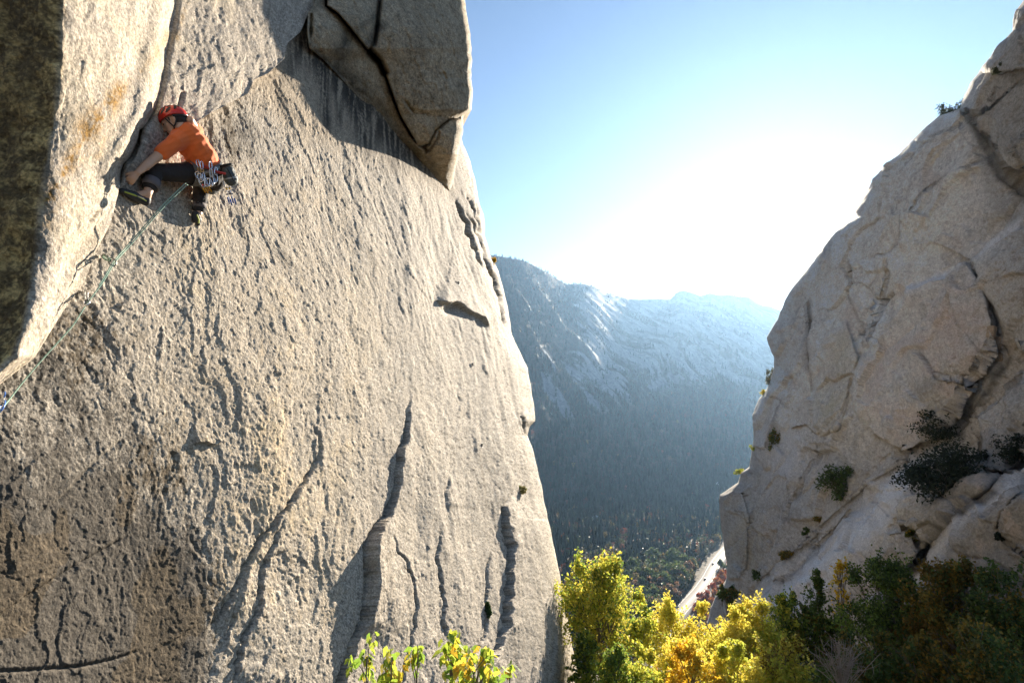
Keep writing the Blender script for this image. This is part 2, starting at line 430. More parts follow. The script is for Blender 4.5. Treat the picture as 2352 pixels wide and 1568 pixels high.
    strk = sstep(.15, .6, fbm(np.stack([u * 2.6, v * .22, u * 0 + 12], -1), 4, .6, seed=39) + .25 * n3) * .45; base = base * (1 - strk[..., None]) + np.array([.22, .185, .14]) * (1 + .3 * n3)[..., None] * strk[..., None]
    ochre = (.25 + .6 * sstep(-.1, .45, n1 + .5 * n2 + .3 * n3)) * np.exp(-((px - 580) / 330) ** 2 - ((py - 950) / 560) ** 2)
    base = base * (1 - ochre[..., None]) + np.array([.52, .41, .26]) * ochre[..., None] * np.clip(1 + .6 * n3 + .7 * n4 + .3 * n2, .3, 1.5)[..., None]
    # dark water stain and lichen crust, lower left
    bd = interp(py, [(250, 330), (230, 560), (300, 700), (400, 850), (455, 980), (470, 1150), (490, 1300), (470, 1400), (490, 1568), (510, 1800)])
    bd = bd + 45 * n1 + 30 * perlin(np.stack([u * 1.5, v * 1.1, u * 0], -1))
    m = sstep(170, -220, px - bd) * sstep(480, 760, py + .15 * (px - 250)) * (.62 + .38 * sstep(900, 1350, py))
    m = np.maximum(m, .42 * np.exp(-((px - 330) / 140) ** 2 - ((py - 530) / 110) ** 2)); m = np.maximum(m, .72 * np.exp(-((px - 550) / 75) ** 2 - ((py - 310) / 100) ** 2))
    m = m + .5 * np.exp(-((px - 450) / 60) ** 2 - ((py - 1400) / 200) ** 2) + .45 * np.exp(-((px - 200) / 180) ** 2 - ((py - 1440) / 110) ** 2)
    k = np.clip(sstep(-.12, .16, m * 1.0 - .55 + .55 * n2 + .35 * n1 + .55 * n3 + .45 * n4), 0, 1) * np.clip(m * 2, 0, 1)
    stain = np.where((n1 > 0)[..., None], np.array([.075, .055, .032]), np.array([.070, .060, .048])) * (1 + .5 * n3)[..., None]
    base = base * (1 - .93 * k[..., None]) + stain * .93 * k[..., None]
    base = base * (1 - .12 * np.clip(m, 0, 1))[..., None]
    wz = sstep(-40, 30, polyin(px, py, [(575, 190), (700, 40), (1040, 442), (1000, 430), (860, 360), (700, 315), (640, 270)])) * .8  # staining in the overhang's shadow zone, painted warm to offset the blue fill light
    warm = np.array([.36, .29, .205]) * (1 + .35 * n2 + .3 * n3)[..., None]
    base = base * (1 - wz[..., None]) + warm * wz[..., None]
    # black streaks below the roof
    for q, w, a in (([(735, 130), (748, 240), (756, 335)], 13, .95), ([(700, 100), (740, 150), (800, 200), (860, 265)], 34, .95), ([(795, 205), (830, 300), (852, 385)], 22, .9),
                    ([(840, 250), (895, 330), (930, 420)], 34, .9), ([(890, 300), (960, 380), (1010, 430)], 24, .85), ([(772, 180), (782, 310)], 7, .8), ([(690, 100), (668, 160), (652, 215)], 16, .6), ([(640, 200), (655, 260)], 10, .4)):
        d, t = polyd(px, py, q)
        kk = a * np.exp(-(d / w) ** 2) * sstep(-.55, .20, n3 * .9 + n2 * .6 + .8 * perlin(np.stack([px * .16, py * .012, px * 0], -1))) * sstep(1.02, .7, t)
        base = base * (1 - kk[..., None]) + np.array([.035, .03, .024]) * kk[..., None]
    kk = .35 * np.exp(-((px - 1060) / 30) ** 2 - ((py - 470) / 60) ** 2)
    base = base * (1 - kk[..., None]) + np.array([.12, .11, .10]) * kk[..., None]
    for d, t, tap, g in CRK:
        if g > .03:
            kk = .75 * np.exp(-(d / 1.7) ** 2) * np.clip(tap * 1.5, 0, 1) * sstep(-.5, .1, perlin(np.stack([t * 22, t * 0 + g * 40, t * 0], -1)))
            base = base * (1 - kk[..., None]) + np.array([.07, .058, .042]) * kk[..., None]
    base = np.clip(base, .015, .62)
    # return wall behind the skyline edge
    back = []
    for k_ in (0.4, 1.2, 2.6, 6.0):
        e_ = V[:, -1] + k_ * np.array([-.35, .93, 0]) + .25 * k_ * np.stack([perlin(np.stack([V[:, -1, 2] * .8, V[:, -1, 2] * 0 + k_, V[:, -1, 2] * 0], -1))] * 3, -1)
        back.append(e_)
    V = np.concatenate([V, np.stack(back, 1)], 1)
    C = np.concatenate([base, np.repeat(base[:, -1:], 4, 1)], 1)
    o = mesh_np("cliff_face", V, grid_faces(V.shape[0], V.shape[1]), M_ROCK, C)
    SURF["face"] = (px, py, V[:, :px.shape[1]])
    return tag(o, "big sunlit granite face of rough pale rock that the climber is on", "cliff", kind="structure")

ARETE = [(150, -500), (146, -100), (144, 0), (140, 148), (129, 237), (121, 290), (109, 376), (91, 495), (75, 634), (52, 753), (32, 816), (0, 846), (-60, 900), (-200, 1010), (-260, 1060)]
RIM = [(440, -500), (408, -60), (401, 0), (396, 40), (377, 132), (361, 224), (353, 255), (336, 281), (324, 298), (317, 320), (305, 348), (283, 375), (278, 389), (273, 436)]

def build_buttress():
    ys = np.concatenate([np.arange(-500, -20, 10), np.arange(-20, 900, 2.2), np.arange(900, 1060, 6)])
    cx = interp(ys, CORNER); ax = interp(ys, ARETE)
    rx = np.where(ys < 436, interp(ys, RIM), cx)
    rx = np.minimum(rx, cx)
    N = 330
    dA = np.interp(ys, [-500, 0, 300, 600, 900], [4.05, 4.03, 3.98, 3.8, 3.40])
    px = np.zeros((len(ys), N)); 
    # knots along each row: far left, arete, rim, corner
    n1, n2 = 90, 150
    a = np.linspace(0, 1, N)
    x0 = np.full(len(ys), -330.0)
    for i in range(len(ys)):
        wid = np.array([max(ax[i] - x0[i], 1) * .75, max(rx[i] - ax[i], 1), max(cx[i] - rx[i], 1e-3)])
        cum = np.concatenate([[0], np.cumsum(wid)]) / wid.sum()
        px[i] = np.interp(a, cum, [x0[i], ax[i], rx[i], cx[i]])
    py = np.repeat(ys[:, None], N, 1)
    dR = depth_face(rx, ys) - np.interp(ys, [-500, 0, 200, 300, 400, 440], [.22, .22, .22, .20, .08, 0.03])
    dC = depth_face(cx, ys) - np.interp(ys, [-500, 0, 140, 260, 330, 430, 460], [.24, .24, .24, .24, .2, .08, .02])
    D = np.zeros_like(px)
    for i in range(len(ys)):
        # inverse depth is linear across a flat facet
        D[i] = 1 / np.interp(px[i], [x0[i], ax[i], max(rx[i], ax[i] + .5), max(cx[i], rx[i] + .6)], [1 / (dA[i] * 1.02), 1 / dA[i], 1 / dR[i], 1 / dC[i]])
    wide = sstep(6, 60, cx - rx)[:, None]
    # bright rounded rim then the groove of the crack, then the bulge
    q = px - rx[:, None]
    up = sstep(440, 380, ys)[:, None]
    D = D - .10 * np.exp(-((q + 26) / 26) ** 2) * up
    D = D + .13 * np.exp(-(q / 7) ** 2) * up * (1 + .8 * sstep(240, 320, ys)[:, None]) 
    D = D - .03 * sstep(20, 190, q) * np.exp(-np.clip(q - 190, 0, 999) / 200) * wide * up
    # swell of the sunlit facet
    fr = np.clip((px - ax[:, None]) / np.maximum(rx - ax, 1)[:, None], 0, 1)
    D = D - .10 * np.sin(fr * math.pi) 
    D = smooth_rows(D, 4, 1)
    B = P(px, py, D)
    n = normals_grid(B); s = np.sign((n * (-ray(px, py))).sum(-1))[..., None]; n = n * s
    h = .05 * fbm(B * 1.3, 3, seed=41) + .018 * fbm(B * np.array([5, 5, 3.2]), 4, .55, seed=45) + .005 * fbm(B * 26, 3, .6, seed=51)
    f1, e, r, off = worley(np.stack([B[..., 1] * 7 + B[..., 0] * 7, B[..., 2] * 5], -1), 4)
    drk = sstep(10, -30, px - ax[:, None])
    h += drk * (.07 * fbm(B * np.array([2.2, 2.2, 1.1]), 4, .6, seed=57) + .03 * fbm(B * np.array([6, 6, 4.]), 3, .6, seed=58))
    rough = .35 + .6 * sstep(0, 60, q) * up + .9 * drk
    h += .012 * ((r[..., 0] - .5) * off[..., 0] * 2 + (r[..., 1] - .4) * off[..., 1] * 2) * rough
    f1, e, r, off = worley(np.stack([B[..., 1] * 18 + B[..., 0] * 18, B[..., 2] * 13], -1), 6)
    h += .006 * ((r[..., 0] - .5) * off[..., 0] * 2 + (r[..., 1] - .4) * off[..., 1] * 2) * rough
    # a soft diagonal ramp and faint scars on the sunlit facet
    d, t = polyd(px, py, [(262, 470), (240, 505), (190, 580), (130, 690), (60, 800)])
    h -= .035 * np.exp(-(d / 11) ** 2) * sstep(0, .15, t)
    d, t = polyd(px, py, [(224, 488), (210, 508)]); h -= .03 * np.exp(-(d / 4) ** 2)
    d, t = polyd(px, py, [(418, 215), (410, 250), (405, 275)]); h -= .04 * np.exp(-(d / 4) ** 2)
    d, t = polyd(px, py, [(295, 415), (300, 372), (316, 335), (324, 300)]); h -= .05 * np.exp(-(d / 5) ** 2)
    e_ = cx[:, None] - px
    h = h * (sstep(0, 8, e_) * .8 + .2)
    V = B + n * h[..., None]
    m1 = fbm(B * 1.1, 4, seed=61); m2 = fbm(B * 6, 4, .65, seed=65); m3 = fbm(B * 30, 3, .7, seed=71)
    col = np.array([.41, .36, .295]) * np.clip(1 + .2 * m1 + .4 * m2 + .75 * m3, .3, 1.5)[..., None]
    tan = sstep(.05, .4, m1 + .4 * m2); col = col * (1 - .5 * tan[..., None]) + np.array([.44, .37, .26]) * .5 * tan[..., None]
    # rusty lichen streak
    k = 0
    for q_, w, a_ in (([(278, 205), (250, 245), (215, 290), (190, 335), (150, 395), (112, 460)], 21, 1.1), ([(225, 265), (195, 305)], 30, .95), ([(380, 80), (345, 150), (300, 190)], 10, .6),
                      ([(430, 5), (412, 60), (405, 90)], 6, .7), ([(240, 320), (225, 360)], 10, .5), ([(130, 440), (105, 520)], 14, .5)):
        d, t = polyd(px, py, q_); k = np.maximum(k, a_ * np.exp(-(d / w) ** 2))
    kk = np.clip(k * sstep(-.35, .25, m2 * .9 + m3 * .7), 0, 1)
    col = col * (1 - kk[..., None]) + np.array([.25, .135, .022]) * kk[..., None]
    # the face turned from the sun: dark lichen and moss crust
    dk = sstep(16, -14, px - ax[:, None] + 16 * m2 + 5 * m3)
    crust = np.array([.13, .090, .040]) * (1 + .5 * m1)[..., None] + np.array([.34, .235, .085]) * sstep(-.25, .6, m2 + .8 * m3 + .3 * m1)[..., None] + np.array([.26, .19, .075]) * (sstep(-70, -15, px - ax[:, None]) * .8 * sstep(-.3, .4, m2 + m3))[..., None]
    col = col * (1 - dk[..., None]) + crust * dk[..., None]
    col = np.clip(col, .012, .62)
    # lower lip turns under, back into the big face
    last = V[:, -1]; r_ = ray(cx, ys); dd = depth_face(cx, ys)
    c1 = last + r_ * .03; c2 = P(cx - 4, ys + 2, dd + .02); c3 = P(cx - 12, ys + 4, dd + .5)
    V = np.concatenate([V, np.stack([c1, c2, c3], 1)], 1); C = np.concatenate([col, np.repeat(col[:, -1:], 3, 1)], 1)
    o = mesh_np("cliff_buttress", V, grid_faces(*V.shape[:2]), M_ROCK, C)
    SURF["buttress"] = (px, py, V[:, :px.shape[1]])
    return tag(o, "overhanging granite buttress with rusty lichen streak and dark mossy side, crack at its edge", "cliff", kind="structure")

def build_roof():
    ys = np.concatenate([np.arange(-500, -20, 10), np.arange(-20, 300, 2.0), np.arange(300, 442, 1.3)])
    lx = interp(ys, ROOF_EDGE); rx = interp(ys, ROOF_RIGHT)
    rx = rx + 1.5 * perlin(np.stack([ys * .06, ys * 0, ys * 0], 1)); rx = np.maximum(rx, lx + 1)
    N = 200
    s = np.linspace(0, 1, N)
    px = lx[:, None] + (rx - lx)[:, None] * s; py = np.repeat(ys[:, None], N, 1)
    dL = depth_face(lx, ys) - np.interp(ys, [-500, 0, 60, 140, 442], [.6, .6, .5, .15, .05])
    dR = np.interp(ys, [-500, 180, 270, 306, 355, 372, 421, 441], [12.3, 12.3, 12.2, 12.1, 12.0, 12.7, 13.9, 14.1])
    t = np.clip((px - lx[:, None]) / np.maximum(rx - lx, 1)[:, None], 0, 1)
    D = 1 / ((1 - t) / dL[:, None] + t / dR[:, None])
    edge = np.minimum(t, 1 - t) * np.maximum(rx - lx, 1)[:, None]
    inside = sstep(0, 50, edge)
    # facets divided by the long crack and the inner corner
    crack = [(749, -60), (749, 15), (776, 33), (806, 69), (842, 114), (869, 135), (887, 180), (905, 231), (920, 270), (947, 315), (959, 333)]
    corner = [(890, -500), (872, 0), (866, 60), (860, 102), (845, 116)]
    dc, tc = polyd(px, py, crack, pad=500); dk, tk = polyd(px, py, corner, pad=500)
    below = sstep(2, -2, dc)                       # image-left side of the crack: band under the roof
    D = D + below * (.14 * np.exp(-np.abs(dc) / 90)) * sstep(0, .1, 1 - tc)
    D = D + .12 * np.exp(-np.abs(dk) / 26) * sstep(0, .12, 1 - tk) + .10 * np.exp(-np.abs(dc) / 30) * sstep(0, .15, 1 - tc)
    D = smooth_rows(D, 2, 1); 
    B = P(px, py, D); n = normals_grid(B); n = n * np.sign((n * (-ray(px, py))).sum(-1))[..., None]
    h = .04 * fbm(B * .9, 3, seed=81) + .026 * fbm(B * 3.2, 4, .6, seed=85) + .018 * fbm(B * 13, 3, .6, seed=91)
    def groove(q, g, w, st=0, dec=40):
        d, tt = polyd(px, py, q); tp = sstep(0, .05, tt) * sstep(0, .06, 1 - tt)
        return (-g * np.exp(-(d / w) ** 2) + np.where(d > 0, st * np.exp(-np.maximum(d, 0) / dec), 0)) * tp
    tz = 6 * fbm(B * .55, 5, .5, seed=211); fl = np.floor(tz); h += .012 * (fl + sstep(.9, 1, tz - fl))
    h += groove(crack, .40, 1.8, .04, 60) + groove([(845, 112), (858, 128), (872, 142), (885, 175)], .5, 6)
    h += groove(corner, .22, 4)
    h += groove([(1062, 268), (1030, 275), (1000, 300), (985, 330), (965, 338)], .10, 3.5, -.05, 40)
    h += groove([(959, 333), (985, 345), (1005, 320), (1010, 300)], .07, 3) + groove([(975, 330), (980, 352)], .06, 3)
    h += groove([(930, 230), (950, 260), (975, 262)], .05, 3) + groove([(1010, 175), (1018, 168), (1026, 185)], .04, 3)
    h += groove([(710, 30), (712, 75), (705, 100)], .18, 5) + groove([(940, 250), (962, 255), (985, 262)], .04, 3)
    V = B - ray(px, py) * (1.7 * h * sstep(0, 10, edge))[..., None]
    rr = np.clip(1 - (rx[:, None] - px) / np.interp(py, [-500, 250, 275, 400, 442], [10, 10, 22, 24, 8]), 0, 1)
    V = V + ray(px, py) * (.9 * (1 - np.sqrt(np.maximum(1 - rr ** 2, 0))))[..., None]
    m1 = fbm(B * .8, 4, seed=101); m2 = fbm(B * 3.5, 4, .65, seed=105); m3 = fbm(B * 16, 3, .7, seed=111)
    col = np.array([.37, .305, .21]) * np.clip(1 + .3 * m1 + .7 * m2 + .8 * m3, .25, 1.7)[..., None]
    g = sstep(.05, .40, m1 * .6 + m2); col = col * (1 - .45 * g[..., None]) + np.array([.17, .165, .13]) * .45 * g[..., None]
    k = 0
    for q_, w, a_ in (([(806, 75), (785, 120), (770, 170)], 26, .85), ([(712, 112), (745, 140), (800, 185), (830, 215)], 16, .9), ([(790, 165), (830, 195), (850, 240)], 20, .7), ([(870, 60), (850, 105)], 16, .85),
                      ([(845, 115), (865, 135)], 14, 1), ([(830, 62), (860, 40), (868, 5)], 10, .6), ([(870, 235), (905, 300), (950, 345)], 16, .6), ([(1000, 400), (985, 345)], 10, .4), ([(690, 60), (683, 110), (678, 130)], 8, .7), ([(737, 5), (715, 15)], 14, .5), ([(960, 0), (970, 120)], 18, .25)):
        d, tt = polyd(px, py, q_); k = np.maximum(k, a_ * np.exp(-(d / w) ** 2) * sstep(-.6, .25, m2 + .6 * m3))
    col = col * (1 - k[..., None]) + np.array([.03, .026, .018]) * k[..., None]
    for dd, tt, a_ in ((dc, tc, .95), (dk, tk, .8)):
        kk = a_ * np.exp(-(dd / 2.0) ** 2) * sstep(0, .05, 1 - tt)
        col = col * (1 - kk[..., None]) + np.array([.012, .010, .008]) * kk[..., None]
    col = np.clip(col, .012, .6)
    back = [V[:, -1] + k_ * np.array([-.30, .95, 0]) for k_ in (.5, 2.0, 5.0, 9.0)]
    left = [P(lx - 8, ys, dL + 1.5)]
    V = np.concatenate([np.stack(left, 1), V, np.stack(back, 1)], 1); C = np.concatenate([col[:, :1], col, np.repeat(col[:, -1:], 4, 1)], 1)
    o = mesh_np("cliff_overhang", V, grid_faces(*V.shape[:2]), M_ROCK, C)
    return tag(o, "shaded overhanging block with a long black crack at the top of the sunlit face", "cliff", kind="structure")

M_ROCK = mat_rock("granite", grain=60, bscale=38, bdist=.014, spk=.45)
build_face(); build_buttress(); build_roof()
# ------------------------------------------------------------------ opposite cliff
RSIL = [(2400, -260), (2360, -40), (2352, 0), (2333, 25), (2326, 47), (2326, 74), (2290, 108), (2264, 144), (2232, 187), (2214, 222), (2204, 250), (2156, 266), (2110, 306), (2063, 356),
        (2034, 376), (2017, 398), (2002, 417), (1980, 457), (1962, 484), (1968, 498), (1938, 517), (1918, 532), (1890, 568), (1869, 599), (1836, 640), (1812, 670), (1800, 697), (1785, 733),
        (1761, 775), (1764, 790), (1777, 817), (1778, 841), (1764, 890), (1744, 914), (1728, 953), (1731, 1009), (1721, 1072), (1702, 1085), (1695, 1108), (1675, 1121), (1653, 1135), (1652, 1174),
        (1662, 1250), (1670, 1300), (1668, 1330), (1645, 1365), (1632, 1395), (1620, 1450), (1600, 1568), (1580, 1700)]
RAMP = [(2150, 1000), (2080, 1060), (2010, 1110), (1960, 1165), (1880, 1245), (1800, 1310), (1740, 1350), (1680, 1400), (1640, 1440)]
RIB = [(2352, 1060), (2310, 1095), (2275, 1130), (2225, 1170), (2180, 1215), (2130, 1270), (2085, 1320), (2030, 1355)]
BLOCK_TOP = [(2204, 250), (2209, 277), (2243, 304), (2268, 345), (2290, 392), (2315, 417), (2344, 443), (2420, 500), (2620, 520), (2620, -300), (2380, -300), (2352, 0), (2333, 25), (2326, 60), (2290, 108), (2232, 187)]
BLOCK_PINK = [(2223, 604), (2202, 604), (2136, 634), (2082, 661), (2061, 697), (2031, 748), (1986, 805), (1956, 862), (1951, 901), (1968, 943), (1995, 1000), (2060, 1040), (2100, 1030), (2187, 958), (2211, 916), (2253, 850), (2283, 805), (2280, 733), (2268, 697), (2244, 643)]
BLOCK_R = [(2230, 598), (2260, 560), (2330, 520), (2420, 480), (2620, 470), (2620, 860), (2420, 815), (2330, 815), (2310, 800), (2300, 745), (2280, 700), (2255, 645)]
BLOCK_LR = [(2215, 950), (2270, 905), (2352, 855), (2620, 760), (2620, 1150), (2352, 1085), (2330, 1090), (2270, 1080), (2235, 1060), (2228, 1010)]
BLOCK_Y = [(1972, 820), (1945, 735), (1915, 765), (1885, 860), (1860, 920), (1870, 975), (1890, 1000), (1925, 985), (1945, 930), (1955, 880)]
BLOCK_MID = [(1975, 1110), (2010, 1060), (2040, 1042), (2075, 1050), (2080, 1085), (2070, 1120), (2030, 1130), (1990, 1120)]
BLOCK_LOW = [(2020, 1150), (2080, 1120), (2140, 1135), (2185, 1165), (2180, 1190), (2130, 1240), (2110, 1250), (2080, 1210), (2040, 1190)]
BLOCK_LOW2 = [(2020, 1215), (2060, 1200), (2090, 1225), (2110, 1265), (2100, 1300), (2060, 1330), (2000, 1340), (1990, 1290), (2010, 1250)]
BLOCK_EDGE = [(1652, 1137), (1700, 1125), (1720, 1180), (1715, 1260), (1700, 1330), (1670, 1330), (1662, 1250)]

def depth_opp(px, py):
    """flat base of the opposite wall: near at the right, far at the left edge, leaning back with height"""
    nr = np.array([-.965, -.03, .26]); nr /= np.linalg.norm(nr)
    p0 = P(1690., 1390., 40.)
    return np.clip((p0 @ nr) / np.minimum(ray(px, py) @ nr, -.05), 8, 95)

def build_opposite():
    ys = np.concatenate([np.arange(-260, -20, 10), np.arange(-20, 1440, 2.4), np.arange(1440, 1700, 10)])
    lx = interp(ys, RSIL); lx = lx + 2.0 * perlin(np.stack([ys * .05, ys * 0, ys * 0], 1))
    N = 330
    s = np.linspace(0, 1, N) ** 1.1
    px = lx[:, None] + (2470 + np.clip(-ys, 0, 400) - lx)[:, None] * s; py = np.repeat(ys[:, None], N, 1)
    D = depth_opp(px, py)
    u = D * 0
    B0 = P(px, py, D)
    # broad form: above the pale ramp the wall stands back
    d, t = polyd(px, py, RAMP, pad=2000); d = d * 1.0
    wr = np.interp(py, [1000, 1150, 1300, 1400], [40, 70, 95, 110])
    D = D - 3.4 * sstep(0, 1, d / wr) * sstep(980, 1080, py + (px - 2080) * -.25)
    d2, t2 = polyd(px, py, RIB, pad=900)
    below_rib = sstep(0, 1, d2 / 46)
    D = D - 1.3 * below_rib * sstep(2700, 2300, px + 0) + .55 * np.exp(-((d2 + 6) / 7) ** 2)
    off = D * 0; grv = D * 0
    seamd = D * 0 + 999
    for poly, amp, bev, gw in ((BLOCK_TOP, 1.6, 14, 6), (BLOCK_PINK, .9, 26, 4), (BLOCK_R, .7, 26, 4), (BLOCK_LR, 1.1, 16, 4), (BLOCK_Y, .8, 26, 3), (BLOCK_MID, .55, 14, 3), (BLOCK_LOW, .6, 16, 3), (BLOCK_LOW2, .75, 14, 3), (BLOCK_EDGE, .6, 12, 3)):
        jit = 3 * perlin(np.stack([px * .03, py * .03, px * 0], -1)) + 1.0 * perlin(np.stack([px * .11, py * .11, px * 0], -1))
        sd = polyin(px, py, poly) + jit * .5
        off += amp * (.62 * sstep(-2, 4, sd) + .38 * sstep(0, bev * 3.2, sd))
        off -= .06 * np.exp(-((sd + 4) / gw) ** 2)
    D = D - off
    def line(q, g, w, st=0., dec=40.):
        d, tt = polyd(px, py, q); d = d + 1.5 * perlin(np.stack([px * .08, py * .08, px * 0], -1))
        tp = sstep(0, .08, tt) * sstep(0, .08, 1 - tt)
        w = min(w * .55, 3.2)
        return (.55 * g * np.exp(-(d / w) ** 2) - np.where(d > 0, st * np.exp(-np.maximum(d, 0) / dec), 0)) * tp
    JL = (
        ([(1962, 1160), (1935, 1195), (1892, 1238), (1850, 1282), (1806, 1322), (1770, 1352), (1735, 1385)], .4, 5, .2, 30), ([(2085, 1052), (2040, 1082), (1985, 1118), (1900, 1195), (1830, 1262), (1760, 1318), (1715, 1350)], .3, 4, -.1, 30),
        ([(2268, 358), (2200, 392), (2135, 425), (2110, 453), (2084, 489), (2074, 529), (2060, 560), (2030, 585), (1990, 590)], .30, 3.0, .25, 60),
        ([(2207, 281), (2146, 309), (2095, 353), (2059, 399)], .20, 3.0, .25, 50),
        ([(2016, 398), (2040, 396)], .5, 3, 0, 20),
        ([(1850, 684), (1853, 757), (1862, 847), (1866, 907)], .8, 9, 0, 30), ([(1843, 700), (1845, 780), (1840, 820)], .4, 6, .2, 30),
        ([(1946, 592), (1943, 667), (1956, 709), (1985, 802)], .35, 12, .35, 45), ([(2034, 586), (2025, 640), (2000, 700), (1985, 800)], .4, 14, .2, 40),
        ([(1955, 862), (1948, 905), (1930, 960), (1900, 1000)], .6, 4, .2, 30),
        ([(1764, 906), (1790, 918), (1812, 940)], .25, 3, .2, 25), ([(1800, 910), (1780, 990), (1768, 1040)], .35, 5, .2, 25),
        ([(1812, 985), (1850, 975), (1880, 1000)], .25, 4, .4, 40), ([(1880, 1010), (1865, 1050), (1840, 1090), (1815, 1150)], .4, 9, .1, 30),
        ([(1805, 1080), (1808, 1150), (1812, 1210)], .15, 3, .1, 30), ([(1680, 1172), (1700, 1175), (1713, 1205)], .15, 2.5, .15, 20), ([(1722, 1170), (1724, 1190)], .2, 3, 0, 20),
        ([(1760, 1225), (1764, 1260)], .15, 2.5, .1, 20),
        ([(2083, 1310), (2120, 1268), (2135, 1240), (2132, 1225), (2100, 1200), (2060, 1195)], .5, 4, .2, 30),
        ([(1955, 1165), (1930, 1205), (1890, 1235), (1860, 1262), (1830, 1300)], .35, 5, .15, 25), ([(1835, 1250), (1865, 1252), (1890, 1290)], .2, 3, .15, 25),
        ([(2030, 1180), (2010, 1150), (1990, 1148)], .2, 3, .1, 20), ([(2352, 1120), (2310, 1170), (2285, 1225)], .45, 5, .2, 40), ([(2290, 1230), (2320, 1255), (2370, 1290)], .2, 3, .1, 40),
        ([(2352, 960), (2345, 1000), (2335, 1060)], .3, 4, .2, 30), ([(2260, 1060), (2300, 1085), (2330, 1090)], .2, 3, .1, 20), ([(2215, 1170), (2235, 1190)], .2, 3, .1, 20),
        ([(2352, 175), (2290, 225), (2210, 290)], .12, 2.5, .1, 40), ([(2320, 300), (2318, 370), (2345, 410)], .2, 3, .15, 30), ([(2275, 300), (2270, 340)], .12, 2.5, .1, 20), ([(2285, 195), (2270, 230)], .15, 3, .1, 20),
        ([(2340, 810), (2400, 815)], .3, 3, .2, 30), ([(2291, 905), (2285, 960)], .15, 2.5, .1, 20),
        ([(1700, 1075), (1720, 1085)], .5, 6, 0, 20), ([(2140, 870), (2180, 865), (2240, 875)], .0, 3, -.35, 30))
    for q, g, w, st, dec in JL:
        D = D + line(q, g, w, st, dec)
    D = smooth_rows(D, 1, 1)
    B = P(px, py, D); n = normals_grid(B); n = n * np.sign((n * (-ray(px, py))).sum(-1))[..., None]
    h = .35 * fbm(B * .16, 3, seed=121) + .12 * fbm(B * .7, 3, .5, seed=125) + .038 * fbm(B * 2.6, 5, .6, seed=131) 
    bw = B + 1.2 * np.stack([perlin(B * .35, 3), perlin(B * .35, 5), perlin(B * .35, 7)], -1)
    f1, e, r, o_ = worley(np.stack([bw[..., 1] * .26 + .16 * bw[..., 2], bw[..., 2] * .20 - .12 * bw[..., 1]], -1), 2)
    h += .50 * ((r[..., 0] - .5) * o_[..., 0] * 2.2 + (r[..., 1] - .5) * o_[..., 1] * 2.2 + .5 * (r[..., 2] - .5))
    f1b, eb, rb, ob_ = worley(np.stack([bw[..., 1] * .8 + .4 * bw[..., 2], bw[..., 2] * .62 - .3 * bw[..., 1]], -1), 5)
    h += .10 * ((rb[..., 0] - .5) * ob_[..., 0] * 2 + (rb[..., 1] - .5) * ob_[..., 1] * 2 + .4 * (rb[..., 2] - .5)) * sstep(-.1, .3, perlin(B * .15, 21))
    # exfoliation sheets: thin layers that end in crisp broken edges
    for fq, k_, am, sd_ in ((.11, 4, .13, 301), (.3, 5, .045, 305), (.8, 6, .014, 309)):
        tz = k_ * fbm(bw * fq, 5, .5, seed=sd_); fl = np.floor(tz); fr = tz - fl
        h += am * (fl + sstep(.93, 1.0, fr)) - am * .4 * fr
    joint = np.exp(-(e / .022) ** 2) * sstep(.35, .75, r[..., 3] + .4 * perlin(B * .2, 9))
    h -= .07 * joint
    e_ = px - lx[:, None]
    nb = n + .35 * np.array([-.965, -.03, .26]); nb = nb / np.linalg.norm(nb, axis=-1)[..., None]
    V = B + nb * (h * sstep(0, 16, e_))[..., None]
    rr = np.clip(1 - e_ / 34, 0, 1)
    V = V + ray(px, py) * (2.6 * (1 - np.sqrt(np.maximum(1 - rr ** 2, 0))))[..., None]
    m1 = fbm(B * .22, 4, seed=141); m2 = fbm(B * 1.1, 4, .65, seed=145); m3 = fbm(B * 5, 3, .7, seed=151)
    col = np.array([.63, .585, .515]) * np.clip(1 + .25 * m1 + .4 * m2 + .6 * m3, .4, 1.5)[..., None] * (1 - .42 * sstep(2040, 2420, px + .25 * (py - 600)))[..., None]  # paler upper left, darker right and below: glare gradient painted into the colour
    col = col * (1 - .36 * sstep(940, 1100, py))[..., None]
    pk = sstep(-20, 60, polyin(px, py, BLOCK_PINK)) * sstep(-.4, .4, m1 + m2); col = col * (1 - .6 * pk[..., None]) + np.array([.44, .34, .285]) * .6 * pk[..., None]
    yl = np.maximum(sstep(-15, 30, polyin(px, py, BLOCK_Y)), .7 * np.exp(-((px - 1705) / 40) ** 2 - ((py - 1240) / 90) ** 2)) * sstep(-.5, .3, m2)
    col = col * (1 - .55 * yl[..., None]) + np.array([.36, .32, .19]) * .55 * yl[..., None]
    # ramp and upper block edges painted paler, as if catching more sky light
    pal = np.exp(-((d / wr - .5) / .48) ** 2) * sstep(1020, 1110, py) * sstep(1470, 1400, py) * (px < 2110)
    pal = np.maximum(pal, .7 * np.exp(-((px - 1800) / 60) ** 2 - ((py - 1040) / 80) ** 2)); pal = np.maximum(pal, .7 * np.exp(-(polyd(px, py, [(2082, 661), (2136, 634), (2202, 606)])[0] / 12) ** 2)); pal = np.maximum(pal, .6 * np.exp(-((d2 - 16) / 14) ** 2))
    pal = np.maximum(pal, .8 * np.exp(-(polyd(px, py, [(2240, 575), (2290, 530), (2352, 500)])[0] / 13) ** 2))
    col = col * (1 - .88 * pal[..., None]) + np.array([.66, .65, .64]) * (1 + .1 * m3)[..., None] * .88 * pal[..., None]
    jl = np.maximum(joint * .35, 0)
    col = col * (1 - jl[..., None]) + np.array([.06, .055, .045]) * jl[..., None]
